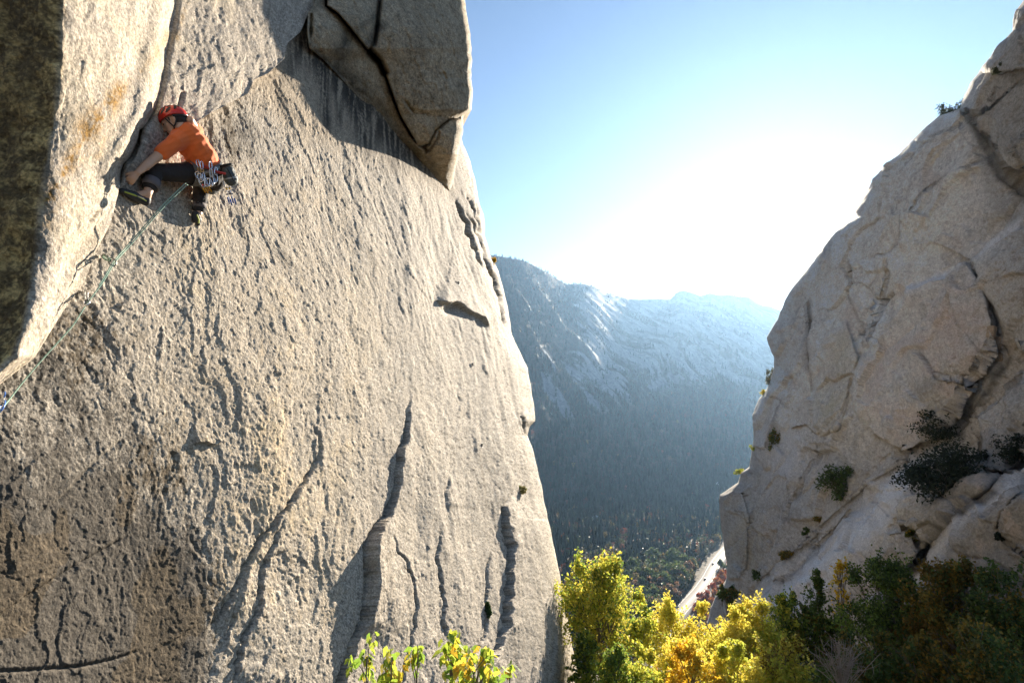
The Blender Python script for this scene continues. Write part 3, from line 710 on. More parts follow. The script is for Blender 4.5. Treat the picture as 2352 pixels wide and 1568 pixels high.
    for q in JL:
        dd, tt = polyd(px, py, q[0]); dd = dd + 1.5 * perlin(np.stack([px * .08, py * .08, px * 0], -1)); kk = .42 * np.exp(-(dd / np.clip(q[2] * .4, 1.1, 1.9)) ** 2) * sstep(0, .08, tt) * sstep(0, .08, 1 - tt) * (q[1] > .1)
        col = col * (1 - kk[..., None]) + np.array([.05, .047, .04]) * kk[..., None]
    vs = fbm(np.stack([px / 26., py / 210., px * 0], -1), 4, .6, seed=161) + .25 * m3
    kk = .36 * sstep(.08, .5, vs); col = col * (1 - kk[..., None]) + np.array([.30, .27, .225]) * kk[..., None]
    kk = .45 * sstep(.12, .5, fbm(np.stack([px / 60. + 7, py / 90., px * 0], -1), 4, .6, seed=165)); col = col * (1 - kk[..., None]) + np.array([.47, .37, .29]) * kk[..., None]
    # lichen speckle, thicker rightwards with the painted glare gradient; dark bands along the cracks
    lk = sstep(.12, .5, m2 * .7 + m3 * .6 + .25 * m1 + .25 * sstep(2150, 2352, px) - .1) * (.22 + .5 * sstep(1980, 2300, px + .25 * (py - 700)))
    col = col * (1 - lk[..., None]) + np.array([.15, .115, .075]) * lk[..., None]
    for q_, w, a_ in (([(2215, 262), (2250, 320), (2285, 400), (2330, 450)], 11, .8), ([(2290, 740), (2300, 810), (2255, 880), (2200, 950), (2170, 990)], 5, .8), ([(2240, 620), (2280, 700), (2296, 770)], 4, .8), ([(2085, 1320), (2140, 1262), (2200, 1200), (2280, 1130)], 6, .8),
                      ([(1851, 690), (1858, 850)], 7, .4), ([(2226, 1000), (2228, 1060)], 10, .7), ([(2245, 300), (2262, 420), (2300, 500)], 20, .3), ([(2300, 880), (2352, 850)], 14, .45), ([(2100, 900), (2140, 880)], 16, .4)):
        dd, tt = polyd(px, py, q_); k = a_ * np.exp(-(dd / w) ** 2) * sstep(-.8, .2, m2 + .5 * m3)
        col = col * (1 - k[..., None]) + np.array([.045, .042, .035]) * k[..., None]
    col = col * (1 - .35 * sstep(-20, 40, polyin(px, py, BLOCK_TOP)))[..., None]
    col = np.clip(col, .012, .62)
    rd_ = ray(lx, ys); rd_ = rd_ / np.linalg.norm(rd_, axis=1)[:, None] + np.array([.35, -.1, 0])
    back = [V[:, 0] + k_ * rd_ for k_ in (1.0, 3.0, 8.0, 16.0)]
    V = np.concatenate([np.stack(back[::-1], 1), V], 1); C = np.concatenate([np.repeat(col[:, :1], 4, 1), col], 1)
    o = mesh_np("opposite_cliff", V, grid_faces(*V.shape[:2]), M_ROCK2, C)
    SURF["opp"] = (px, py, V[:, 4:])
    return tag(o, "shaded pale granite cliff of stacked slabs and domes across the gully", "cliff", kind="structure")

M_ROCK2 = mat_rock("granite_far", grain=16, bscale=6, bdist=.07, spk=.22)
build_opposite()

# ------------------------------------------------------------------ terrain: gully, valley floor, mountain
RIDGE = [(900, 560), (1040, 565), (1125, 585), (1155, 590), (1200, 597), (1236, 614), (1260, 627), (1278, 639), (1302, 653), (1326, 651), (1350, 654), (1371, 660), (1389, 669), (1413, 677), (1443, 687), (1470, 687), (1500, 687),
         (1539, 687), (1554, 672), (1569, 666), (1590, 672), (1608, 679), (1632, 673), (1650, 678), (1680, 678), (1722, 683), (1734, 692), (1752, 702), (1770, 703), (1788, 711), (1830, 725), (1950, 760), (2100, 760), (2352, 740)]
_r = ray([q[0] for q in RIDGE], [q[1] for q in RIDGE])
RAZ = np.degrees(np.arctan2(_r[:, 0], _r[:, 1])); REL = _r[:, 2] / np.hypot(_r[:, 0], _r[:, 1])
ZV = -205.0
def ridge_r(az): return np.interp(az, [-90, -20, -3, 5, 9, 12, 18, 25, 40, 90], [2600, 2400, 2050, 2230, 2420, 2600, 2850, 3050, 3000, 3000])
def foot_r(az): return np.interp(az, [-10, -2, 8, 16, 30], [830, 850, 1060, 1280, 1400])
def ridge_z(az):
    return np.interp(az, RAZ, REL) * ridge_r(az)
_rp = []
for q in ((1530, 1440), (1552, 1416), (1572, 1391), (1595, 1367), (1610, 1349), (1627, 1325), (1642, 1295), (1661, 1271), (1682, 1247), (1706, 1226)):
    d_ = ray(*q); _rp.append(tuple((d_ * (-201.8 / d_[2]))[:2]))
ROAD = [(20, 250), (70, 320)] + _rp + [(_rp[-1][0] + 120, _rp[-1][1] + 130), (_rp[-1][0] + 300, _rp[-1][1] + 280)]
def road_dist(x, y):
    d, t = polyd(x, y, ROAD, pad=400); return d
def terrain_z(x, y):
    x = np.asarray(x, float); y = np.asarray(y, float)
    r = np.hypot(x, y); az = np.degrees(np.arctan2(x, y))
    az_c = np.clip(az, -60, 60)
    near = np.interp(r, [0, 6, 14, 30, 60, 120, 260, 430, 3000], [-7, -7.5, -9.5, -15, -29, -62, -134, ZV, ZV])
    p = np.stack([x / 420, y / 420, x * 0], -1)
    zr = ridge_z(az_c); Rr = ridge_r(az_c)
    r0 = foot_r(az_c) + 40 * perlin(np.stack([az_c * .1, az_c * 0, az_c * 0], -1))
    t = np.clip((r - r0) / (Rr - r0), 0, 1)
    g = .18 * t + .82 * t ** 1.12
    g = np.where(t < .12, t * t / .24 * (.18 + .82 * .12 ** .12 * 1.0), g) * 0 + g
    z = near + (zr - ZV) * g
    # gullies and slanting ribs across the slope
    amp = np.sin(np.clip(t, 0, 1) * math.pi) ** .8
    sl = az_c + t * 17; q = np.stack([sl * .30, t * 1.3, az_c * 0], -1)
    z = z + amp * (15 * fbm(q, 3, .5, seed=161, ridge=True) + 16 * fbm(np.stack([sl * .9, t * 3, az_c * 0 + 4], -1), 4, .55, seed=165) + 5 * fbm(np.stack([sl * 3, t * 14, az_c * 0 + 4], -1), 3, .6, seed=169))
    beyond = np.clip((r - Rr) / 900, 0, 1)
    z = z - beyond * 500 * (r > Rr)
    z = z + 2.5 * perlin(np.stack([x / 60, y / 60, x * 0], -1)) * sstep(200, 500, r) + .5 * perlin(np.stack([x / 6, y / 6, x * 0], -1)) * sstep(300, 100, r)
    rd = np.abs(road_dist(x, y))
    z = np.where(rd < 60, z + (ZV - z) * sstep(45, 9, rd) * (r > 250), z)
    return z

def rock_mask(x, y):
    r = np.hypot(x, y); az = np.degrees(np.arctan2(x, y))
    R0 = ridge_r(az); t = (r - foot_r(az)) / (R0 - foot_r(az))
    lo = np.interp(az, [-4, 2, 5, 8, 12, 16, 22], [.30, .26, .22, .25, .30, .34, .36]) 
    s = az + t * 20
    wq = perlin(np.stack([az * .25, t * 4, az * 0], -1), 4); s = s + 2.2 * wq
    n = fbm(np.stack([s * .62, t * 4.2, az * 0 + 2], -1), 5, .68, seed=171)
    m = sstep(.0, .16, n + .04 + .9 * np.clip(t - lo, -.3, .12) - .75 * sstep(.35, .8, t) * sstep(9, 3, az) - .25 * sstep(7, 1, az)) * sstep(lo - .06, lo + .03, t)
    return m * sstep(1.02, .9, t + .04 * n)

def build_terrain():
    az = np.concatenate([np.linspace(-180, -8, 60, endpoint=False), np.linspace(-8, 32, 330), np.linspace(32.6, 180, 60)])
    r = np.concatenate([np.geomspace(1.5, 420, 70), np.linspace(425, 830, 90), np.linspace(838, 3150, 360), np.geomspace(3180, 9000, 16)])
    A, R = np.meshgrid(az, r, indexing='xy')
    X = R * np.sin(np.radians(A)); Y = R * np.cos(np.radians(A))
    Z = terrain_z(X, Y)
    V = np.stack([X, Y, Z], -1)
    m = rock_mask(X, Y)
    n = fbm(np.stack([X / 40, Y / 40, X * 0], -1), 4, .6, seed=181)
    soil = np.array([.075, .062, .040]) * (1 + .4 * n)[..., None]
    rock = np.array([.25, .245, .24]) * (1 + .45 * fbm(np.stack([(A + R / 100) * 3, R / 120, R * 0], -1), 3, .6, seed=185))[..., None]
    verge = sstep(11, 8, np.abs(road_dist(X, Y)))
    soil = soil * (1 - verge[..., None]) + np.array([.30, .26, .20]) * verge[..., None]
    col = soil * (1 - m[..., None]) + rock * m[..., None]
    o = mesh_np("terrain", V, grid_faces(*V.shape[:2], flip=True), M_GROUND, np.clip(col, .01, .6))
    return tag(o, "gully floor, wooded valley and hazy rocky mountainside behind", "hillside", kind="structure")
M_GROUND = mat_rock("mountain_ground", grain=.25, bscale=.12, bdist=1.2, spk=.35)
build_terrain()
# ------------------------------------------------------------------ valley: road, cars, houses, forest
RNG = np.random.RandomState(11)

def ground_at(px, py):
    d = ray(px, py); h = np.hypot(d[0], d[1]); u = d / h
    r = np.arange(20, 3200, 1.5); q = r[:, None] * u
    k = np.argmax(q[:, 2] < terrain_z(q[:, 0], q[:, 1]))
    return q[k]

def ribbon(name, pts, half, lift, mat, off=0.0, parent=None, seg=None):
    pts = np.array(pts, float)
    L = np.concatenate([[0], np.cumsum(np.hypot(*(pts[1:] - pts[:-1]).T))])
    s = np.arange(0, L[-1], 4.0)
    if seg: s = np.linspace(seg[0], seg[1], 4)
    c = np.stack([np.interp(s, L, pts[:, 0]), np.interp(s, L, pts[:, 1])], 1)
    c[:, 0] = smooth_rows(c[None, :, 0], 6)[0] if not seg else c[:, 0]
    c[:, 1] = smooth_rows(c[None, :, 1], 6)[0] if not seg else c[:, 1]
    t = np.gradient(c, axis=0); t /= np.linalg.norm(t, axis=1)[:, None]; n = np.stack([t[:, 1], -t[:, 0]], 1)
    rows = []
    for a in (-half, half):
        p = c + n * (a + off); rows.append(np.concatenate([p, np.full((len(p), 1), ZV + 3.2 + lift)], 1))
    V = np.stack(rows, 1)
    # a verge that drops to the ground keeps the roadbed solid
    if name == "road":
        l = V[:, 0].copy(); l[:, :2] -= n * 1.5; l[:, 2] -= 6; r = V[:, 1].copy(); r[:, :2] += n * 1.5; r[:, 2] -= 6
        V = np.stack([l, V[:, 0], V[:, 1], r], 1)
    return mesh_np(name, V, grid_faces(*V.shape[:2], flip=True), mat, parent=parent)

M_ASPH = mat_plain("asphalt", (.19, .18, .165), .75, noise=.25, nscale=.6)
M_PAINT = mat_plain("road_paint", (.75, .73, .68), .6, noise=.1, nscale=2)
road = ribbon("road", ROAD, 7.0, 0.0, M_ASPH)
tag(road, "pale sunlit valley road curving down behind the yellow trees", "road", kind="structure")
ribbon("edge_line", ROAD, .12, .02, M_PAINT, 5.2, road)
ribbon("edge_line", ROAD, .12, .02, M_PAINT, -5.2, road)
ribbon("centre_line", ROAD, .16, .02, M_PAINT, 0, road)

def box(bm, c, s, taper=None):
    r = bmesh.ops.create_cube(bm, size=1.0)
    for v in r["verts"]:
        k = 1.0
        if taper and v.co.z > 0: k = taper
        v.co = Vector((c[0] + v.co.x * s[0] * k, c[1] + v.co.y * s[1] * k, c[2] + v.co.z * s[2]))
    return r["verts"]

def bm_obj(name, bm, mat, parent=None, smooth=False):
    me = bpy.data.meshes.new(name); bm.to_mesh(me); bm.free()
    if mat: me.materials.append(mat)
    if smooth: me.polygons.foreach_set("use_smooth", [True] * len(me.polygons))
    o = bpy.data.objects.new(name, me); COL.objects.link(o)
    if parent: o.parent = parent
    return o

M_CARD = mat_plain("dark_car_paint", (.018, .022, .03), .3, spec=.6, noise=.05)
M_CARS = mat_plain("brown_car_paint", (.10, .055, .035), .3, spec=.6, noise=.05)
M_GLASS = mat_plain("car_glass", (.03, .035, .04), .08, spec=.8)
M_TYRE = mat_plain("tyre_rubber", (.02, .02, .02), .9)
M_LAMP = mat_plain("lamp_cover", (.6, .6, .55), .2)
def make_car(mat):
    r = empty("car")
    bm = bmesh.new(); vs = box(bm, (0, 0, .62), (1.8, 4.5, .62)); vs += box(bm, (0, -.25, 1.16), (1.62, 2.5, .56), .80)
    bmesh.ops.bevel(bm, geom=bm.edges[:], offset=.09, segments=2, affect='EDGES'); bm_obj("body", bm, mat, r)
    bm = bmesh.new(); box(bm, (0, 1.02, 1.16), (1.36, .10, .36)); o = bm_obj("windscreen", bm, M_GLASS, r)
    bm = bmesh.new(); box(bm, (0, -1.52, 1.16), (1.36, .10, .36)); bm_obj("rear_window", bm, M_GLASS, r)
    for sx in (-1, 1):
        bm = bmesh.new(); box(bm, (sx * .80, -.25, 1.14), (.06, 1.9, .32)); bm_obj("side_window", bm, M_GLASS, r)
        bm = bmesh.new(); box(bm, (sx * .66, 2.26, .66), (.34, .05, .16)); bm_obj("headlight", bm, M_LAMP, r)
        for y in (-1.4, 1.42):
            bm = bmesh.new(); bmesh.ops.create_cone(bm, cap_ends=True, segments=14, radius1=.33, radius2=.33, depth=.22, matrix=Matrix.Translation((sx * .83, y, .33)) @ Matrix.Rotation(rad(90), 4, 'Y')); bm_obj("wheel", bm, M_TYRE, r)
    return r
def road_pose(s, off):
    p = np.array(ROAD, float); L = np.concatenate([[0], np.cumsum(np.hypot(*(p[1:] - p[:-1]).T))])
    q = lambda a: np.array([np.interp(a, L, p[:, 0]), np.interp(a, L, p[:, 1])])
    a, b = q(s - 5), q(s + 5); t = (b - a) / np.linalg.norm(b - a); c = q(s) + off * np.array([t[1], -t[0]])
    return (c[0], c[1], ZV + 3.22), math.atan2(-t[0], t[1])
_p = np.array(ROAD, float); _L = np.concatenate([[0], np.cumsum(np.hypot(*(_p[1:] - _p[:-1]).T))]); ROADS = _L[2:]
for sdist, off, m, lab in ((ROADS[6], -2.0, M_CARD, "dark car farther up the valley road, leading the other one"), (ROADS[5] - 8, -1.6, M_CARD, "dark car following another, midway along the visible road"), (ROADS[3] + 4, 2.2, M_CARS, "brown car at the road edge beside the orange bushes")):
    c = make_car(m); c.location, z = road_pose(sdist, off); c.rotation_euler = (0, 0, z); tag(c, lab, "car", "cars on the valley road")

# ---- small leafy meshes
def leaf_cloud(n, R, size, cols, rng, flat=1.0, hollow=.45, droop=0., lumps=0):
    """leaf-sized faces spread through an uneven crown"""
    d = rng.normal(size=(n, 3)); d /= np.linalg.norm(d, axis=1)[:, None]
    rr = hollow + (1 - hollow) * rng.rand(n) ** .6
    p = d * rr[:, None] * np.asarray(R)
    if lumps:
        c = rng.normal(size=(lumps, 3)); c /= np.linalg.norm(c, axis=1)[:, None]; c *= (.35 + .5 * rng.rand(lumps))[:, None]
        k = rng.randint(lumps, size=n); p = (c[k] + d * rr[:, None] * (.28 + .22 * rng.rand(lumps))[k][:, None]) * np.asarray(R)
    a = rng.normal(size=(n, 3)); a /= np.linalg.norm(a, axis=1)[:, None]
    b = np.cross(a, rng.normal(size=(n, 3))); b /= np.linalg.norm(b, axis=1)[:, None]
    if droop: a = a * (1 - droop) + np.array([0, 0, -droop])
    s = size * (.6 + .8 * rng.rand(n))[:, None]
    nrm = np.cross(a, b) * .25
    V = np.stack([p - a * s, p + b * s * .5 + nrm * s, p + a * s, p - b * s * .5 + nrm * s], 1).reshape(-1, 3)
    f = np.arange(n * 4).reshape(n, 4)
    F = np.concatenate([f[:, [0, 1, 2]], f[:, [0, 2, 3]]])
    cols = np.asarray(cols, float)
    c = cols[rng.randint(len(cols), size=n)] * (.7 + .6 * rng.rand(n))[:, None]
    return V, F, np.repeat(c, 4, 0)

M_FAR_LEAF = mat_leaf("far_foliage", .35)
PAL = {"green": [(.09, .13, .045), (.12, .155, .05), (.07, .105, .04)], "olive": [(.19, .165, .06), (.16, .135, .06), (.22, .16, .07)], "yellow": [(.50, .36, .04), (.42, .30, .03), (.30, .26, .04)],
       "orange": [(.42, .15, .04), (.36, .11, .03), (.46, .22, .05)], "red": [(.36, .08, .035), (.42, .10, .04), (.30, .10, .05)], "brown": [(.26, .14, .075), (.30, .17, .09), (.20, .13, .075)]}
_protos = {}
def far_tree_mesh(kind, var):
    if (kind, var) not in _protos:
        rng = np.random.RandomState(hash((len(kind), kind[0] == 'o', kind[1] == 'r', var)) % 9999)
        V, F, c = leaf_cloud(420, (1, 1, .95), .16, PAL[kind], rng, lumps=11, hollow=.3)
        V = V + np.array([0, 0, 1.15])
        # trunk
        a = np.linspace(0, 2 * math.pi, 6)[:-1]; ring = np.stack([np.cos(a), np.sin(a), a * 0], 1)
        tv = np.concatenate([ring * .07 + [0, 0, -.3], ring * .04 + [0, 0, 1.1]]); n0 = len(V)
        tf = [[n0 + i, n0 + (i + 1) % 5, n0 + 5 + (i + 1) % 5] for i in range(5)] + [[n0 + i, n0 + 5 + (i + 1) % 5, n0 + 5 + i] for i in range(5)]
        V = np.concatenate([V, tv]); F = np.concatenate([F, np.array(tf)]); c = np.concatenate([c, np.tile([.10, .08, .06], (10, 1))])
        _protos[(kind, var)] = mesh_np("broadleaf_tree", V, F, M_FAR_LEAF, c, smooth=False, ob=False)
    return _protos[(kind, var)]
FAR_LABEL = {"green": ("dark green broadleaf tree in the wood beside the valley road", "green trees by the valley road"), "olive": ("olive brown broadleaf tree in the wood beside the valley road", "olive trees by the valley road"),
             "yellow": ("golden yellow broadleaf tree standing out of the green wood by the road", "yellow trees by the valley road"), "orange": ("orange autumn bush on the bank at the right of the road", "orange bushes by the valley road"),
             "red": ("red autumn bush on the bank at the right of the road", "red bushes by the valley road"), "brown": ("rusty brown broadleaf tree in the wood beside the valley road", "brown trees by the valley road")}
def far_tree(px, py, size, kind):
    g = ground_at(px, py); d = float(np.hypot(g[0], g[1]))
    o = bpy.data.objects.new("broadleaf_tree", far_tree_mesh(kind, RNG.randint(3))); COL.objects.link(o)
    s = size / F_ * d * .5
    o.location = g; o.scale = (s, s, s * RNG.uniform(.9, 1.25)); o.rotation_euler = (0, 0, RNG.uniform(0, 6.28))
    tag(o, FAR_LABEL[kind][0], "tree" if "tree" in FAR_LABEL[kind][0] else "bush", FAR_LABEL[kind][1])
# wood left of the road (measured places), then the autumn bank on its right
for k in range(240):
    py = 1296 + 134 * RNG.rand() ** .7; x_r = np.interp(py, [1270, 1300, 1340, 1400, 1430], [1640, 1618, 1592, 1548, 1530]) - 9
    px = x_r - abs(RNG.normal(0, 75)) - 2
    if px < 1340: continue
    kind = RNG.choice(["green", "olive", "brown"], p=[.55, .28, .17])
    far_tree(px, py, RNG.uniform(22, 40), kind)
for px, py, s in ((1543, 1345, 30), (1547, 1338, 22), (1418, 1308, 22), (1465, 1300, 18)): far_tree(px, py, s, "yellow")
for px, py, s, k in ((1636, 1345, 26, "orange"), (1650, 1335, 28, "orange"), (1662, 1330, 26, "red"), (1628, 1360, 24, "red"), (1645, 1352, 26, "orange"), (1615, 1378, 28, "red"), (1600, 1382, 26, "red"), (1622, 1392, 28, "orange"), (1608, 1402, 30, "orange"), (1634, 1376, 26, "orange"),
                     (1590, 1402, 26, "red"), (1628, 1408, 24, "red"), (1598, 1416, 30, "orange"), (1645, 1368, 22, "orange"), (1660, 1345, 22, "red"), (1664, 1306, 20, "red"), (1648, 1308, 24, "green"), (1658, 1314, 22, "green"), (1640, 1322, 18, "olive"), (1612, 1424, 26, "orange"), (1636, 1400, 24, "red"), (1655, 1322, 20, "red")):
    far_tree(px + 10, py + 3, s * .85, k)

# ---- forest on the far slope
def build_forest():
    rng = np.random.RandomState(5)
    pts = []
    for (r0, r1, dens) in ((400, 900, 1 / 46.), (900, 1500, 1 / 60.), (1500, 3150, 1 / 95.)):
        n = int(rad(31) * (r1 * r1 - r0 * r0) / 2 * dens)
        r = np.sqrt(rng.rand(n) * (r1 * r1 - r0 * r0) + r0 * r0); az = rad(-5) + rng.rand(n) * rad(29)
        pts.append(np.stack([r * np.sin(az), r * np.cos(az)], 1))
    p = np.concatenate(pts); r = np.hypot(p[:, 0], p[:, 1]); az = np.degrees(np.arctan2(p[:, 0], p[:, 1]))
    m = rock_mask(p[:, 0], p[:, 1]); rd = np.abs(road_dist(p[:, 0], p[:, 1]))
    R0 = ridge_r(az); t = (r - foot_r(az)) / (R0 - foot_r(az))
    nn = fbm(np.stack([p[:, 0] / 130, p[:, 1] / 130, r * 0], -1), 3, seed=191)
    dens = (1 - m) ** 1.5 * np.where(t > .45, np.interp(az, [0, 4, 9, 14, 22], [.95, .8, .55, .35, .30]), 1.0) * sstep(-.6, .0, nn + .25) 
    keep = (rng.rand(len(p)) < np.maximum(dens, .05)) & (rd > 17) & (r < R0 * 1.01)
    side = road_dist(p[:, 0], p[:, 1]) > 0
    keep &= ~(side & (rd < 60) & (r < 750))
    p = p[keep]; r = r[keep]; az = az[keep]; t = t[keep]; z = terrain_z(p[:, 0], p[:, 1]); n = len(p)
    low = (rng.rand(n) < np.interp(r, [500, 720, 900, 1050], [.85, .6, .25, .03]) * (.4 + .9 * sstep(-.2, .5, fbm(np.stack([p[:, 0] / 90, p[:, 1] / 90, r * 0 + 3], -1), 2, seed=195)) + .3 * (az > 9)))
    # conifers: three stacked ragged skirts
    ci = np.where(~low)[0]; k = len(ci); hgt = rng.uniform(9, 19, k) * np.interp(t[ci], [0, .6, 1], [1.05, .85, .7]); S = 6
    a = np.linspace(0, 2 * math.pi, S + 1)[:-1]
    Vs, Fs, Cs = [], [], []; base = 0
    colc = np.array([.030, .048, .030]) * (.55 + .9 * rng.rand(k))[:, None] + np.array([.012, .008, 0]) * rng.rand(k)[:, None]
    for lvl, (zb, zt, rb) in enumerate(((.06, .52, .20), (.32, .78, .145), (.60, 1.0, .085))):
        ph = rng.rand(k, 1) * 6.28
        rr = (rb * hgt)[:, None] * (.65 + .7 * rng.rand(k, S))
        ring = np.stack([p[ci, 0][:, None] + rr * np.cos(a + ph), p[ci, 1][:, None] + rr * np.sin(a + ph), (z[ci] + zb * hgt)[:, None] + (rng.rand(k, S) - .5) * .12 * hgt[:, None]], -1)
        top = np.stack([p[ci, 0], p[ci, 1], z[ci] + zt * hgt], -1)[:, None]
        V = np.concatenate([ring, top], 1); idx = base + np.arange(k)[:, None] * (S + 1)
        for i in range(S): Fs.append(np.stack([idx[:, 0] + i, idx[:, 0] + (i + 1) % S, idx[:, 0] + S], 1))
        Vs.append(V.reshape(-1, 3)); Cs.append(np.repeat(colc * (.85 + .3 * rng.rand(k))[:, None], S + 1, 0)); base += k * (S + 1)
    o = mesh_np("conifer_forest", np.concatenate(Vs), np.concatenate(Fs), M_FAR_LEAF, np.concatenate(Cs), smooth=False)
    tag(o, "dark conifer forest covering the far slope and ridge", "forest", kind="stuff")
    # broadleaved wood on the valley floor
    di = np.where(low)[0]; k = len(di); L = 46
    rad_ = rng.uniform(2.6, 5.2, k)
    d = rng.normal(size=(k, L, 3)); d /= np.linalg.norm(d, axis=2)[..., None]; rr = (.45 + .55 * rng.rand(k, L))[..., None]
    c = np.stack([p[di, 0], p[di, 1], z[di] + rad_ * 1.25], -1)[:, None]
    q = c + d * rr * rad_[:, None, None] * np.array([1, 1, 1.05])
    A = rng.normal(size=(k, L, 3)); A /= np.linalg.norm(A, axis=2)[..., None]; B = np.cross(A, rng.normal(size=(k, L, 3))); B /= np.linalg.norm(B, axis=2)[..., None]
    s = (rad_[:, None] * .34 * (.7 + .6 * rng.rand(k, L)))[..., None]
    V = np.stack([q - A * s, q + B * s, q + A * s * .8], 2).reshape(-1, 3)
    pal = np.array([(.055, .075, .03), (.07, .085, .035), (.09, .085, .04), (.045, .065, .03), (.14, .065, .035), (.18, .07, .04), (.11, .085, .04), (.05, .07, .035), (.16, .12, .035)])
    cc = pal[rng.randint(len(pal), size=k)] * (.7 + .6 * rng.rand(k))[:, None]
    o = mesh_np("broadleaf_forest", V, np.arange(len(V)).reshape(-1, 3), M_FAR_LEAF, np.repeat(cc, L * 3, 0), smooth=False)
    tag(o, "green and rust coloured broadleaved wood on the shaded valley floor", "forest", kind="stuff")
build_forest()

# ---- houses in the trees
M_HWALL = mat_plain("white_boards", (.50, .50, .48), .7, noise=.06, nscale=2)
M_HROOF = mat_plain("grey_roofing", (.38, .40, .42), .6, noise=.12, nscale=2)
M_HDARK = mat_plain("window_glass", (.05, .06, .07), .15)
M_HDOOR = mat_plain("painted_door", (.16, .10, .07), .6)
def house(px, py, w, l, h, rot, lab, lift=6.0, roofm=None):
    g = ground_at(px, py); r = empty("house", (g[0], g[1], g[2] + lift - 6), lab, "house", "houses among the valley trees")
    r.rotation_euler = (0, 0, rad(rot))
    bm = bmesh.new(); box(bm, (0, 0, (h + lift) / 2 - 1), (w, l, h + lift)); bm_obj("wall", bm, M_HWALL, r)
    zt = h + lift - 1; rp = w * .34
    bm = bmesh.new(); e = .5
    pv = [bm.verts.new(v) for v in ((-w / 2 - e, -l / 2 - e, zt - .2), (w / 2 + e, -l / 2 - e, zt - .2), (0, -l / 2 - e, zt + rp), (-w / 2 - e, l / 2 + e, zt - .2), (w / 2 + e, l / 2 + e, zt - .2), (0, l / 2 + e, zt + rp))]
    for f in ((0, 1, 2), (5, 4, 3), (0, 2, 5, 3), (2, 1, 4, 5), (1, 0, 3, 4)): bm.faces.new([pv[i] for i in f])
    bm_obj("roof", bm, roofm or M_HROOF, r)
    for sx in (-.28, .28):
        bm = bmesh.new(); box(bm, (w * sx, -l / 2 - .03, zt - h * .45), (w * .16, .08, h * .32)); bm_obj("window", bm, M_HDARK, r)
    bm = bmesh.new(); box(bm, (0, -l / 2 - .03, zt - h * .62), (w * .12, .08, h * .6)); bm_obj("door", bm, M_HDOOR, r)
house(1371, 1196, 9, 11, 4, 25, "pale house highest up the wooded slope, left among the conifers", 4)
house(1602, 1176, 7, 9, 3, -20, "small white house in trees above the road bend, near the pale cliff edge", 4)
house(1655, 1116, 10, 12, 3.5, 40, "white house farthest off, beside the skyline edge of the right cliff", 4)
house(1541, 1313, 9, 10, 4, 10, "white house lowest in the valley, closest to the yellow tree", 5, M_HWALL)
house(1566, 1304, 12, 14, 5, -35, "grey roofed house just behind the lowest white house", 5)
# ---- power line over the road
def tube(name, pts, r, mat, parent=None, sides=6, taper=None):
    pts = np.asarray(pts, float); n = len(pts)
    t = np.gradient(pts, axis=0); t /= np.linalg.norm(t, axis=1)[:, None] + 1e-12
    ref = np.array([0, 0, 1.0]) if abs(t[0, 2]) < .9 else np.array([1.0, 0, 0])
    V = []
    rr = np.full(n, r) if taper is None else np.asarray(taper) * r
    b = np.cross(t[0], ref); b /= np.linalg.norm(b)
    for i in range(n):
        b = b - t[i] * (b @ t[i]); b /= np.linalg.norm(b); c = np.cross(t[i], b)
        a = np.arange(sides) * 2 * math.pi / sides
        V.append(pts[i] + rr[i] * (np.cos(a)[:, None] * b + np.sin(a)[:, None] * c))
    V = np.array(V).reshape(-1, 3); F = []
    for i in range(n - 1):
        for k in range(sides):
            F.append((i * sides + k, i * sides + (k + 1) % sides, (i + 1) * sides + (k + 1) % sides, (i + 1) * sides + k))
    if name is None: return V, np.array(F)
    return mesh_np(name, V, F, mat, parent=parent)
M_WIRE = mat_plain("bright_wire", (.35, .35, .35), .8)
M_POLE = mat_plain("wooden_pole", (.14, .11, .08), .85, noise=.2)
def power_line():
    a, b = ground_at(1538, 1352), ground_at(1690, 1236)
    r = empty("power_line", a, "pair of thin bright power wires strung above the roadside trees", "power line")
    for q in (a, b):
        bm = bmesh.new(); bmesh.ops.create_cone(bm, cap_ends=True, segments=8, radius1=.16, radius2=.11, depth=14, matrix=Matrix.Translation(Vector(q - a) + Vector((0, 0, 7)))); bm_obj("pole", bm, M_POLE, r)
    for dx in (-.9, .9):
        s = np.linspace(0, 1, 12)[:, None]; p = (b - a) * s + np.array([dx, dx * -.4, 13.2]); p[:, 2] -= 5 * (s * (1 - s))[:, 0]
        tube("wire", p, .03, M_WIRE, r, 4)
power_line()
# ------------------------------------------------------------------ foreground trees and plants
M_LEAF = mat_leaf("autumn_leaf", .55)
M_BARK = mat_plain("bark", (.16, .135, .105), .9, noise=.3, nscale=14, bump=.6, bscale=60)
M_TWIG = mat_plain("bare_twig", (.30, .25, .20), .9, noise=.2, nscale=20)
YEL = [(.70, .61, .10), (.74, .66, .13), (.68, .54, .07), (.60, .60, .10)]
YGR = [(.56, .55, .08), (.46, .52, .08), (.66, .60, .09), (.28, .38, .06)]
GRN = [(.14, .22, .045), (.20, .28, .05), (.10, .16, .035)]
DGR = [(.09, .14, .035), (.12, .175, .04), (.06, .10, .03)]
OLV = [(.22, .17, .035), (.32, .20, .03), (.13, .13, .035)]
GOLD = [(.72, .48, .04), (.66, .42, .03), (.74, .54, .05)]

def merge(parts):
    V, F, C, b = [], [], [], 0
    for p in parts:
        V.append(p[0]); F.append(np.asarray(p[1]) + b); b += len(p[0])
        if len(p) > 2: C.append(p[2])
    return np.concatenate(V), np.concatenate(F), (np.concatenate(C) if C else None)

def bez(a, b, sag, n=7):
    a = np.asarray(a, float); b = np.asarray(b, float); m = (a + b) / 2 + np.asarray(sag); t = np.linspace(0, 1, n)[:, None]
    return (1 - t) ** 2 * a + 2 * t * (1 - t) * m + t * t * b

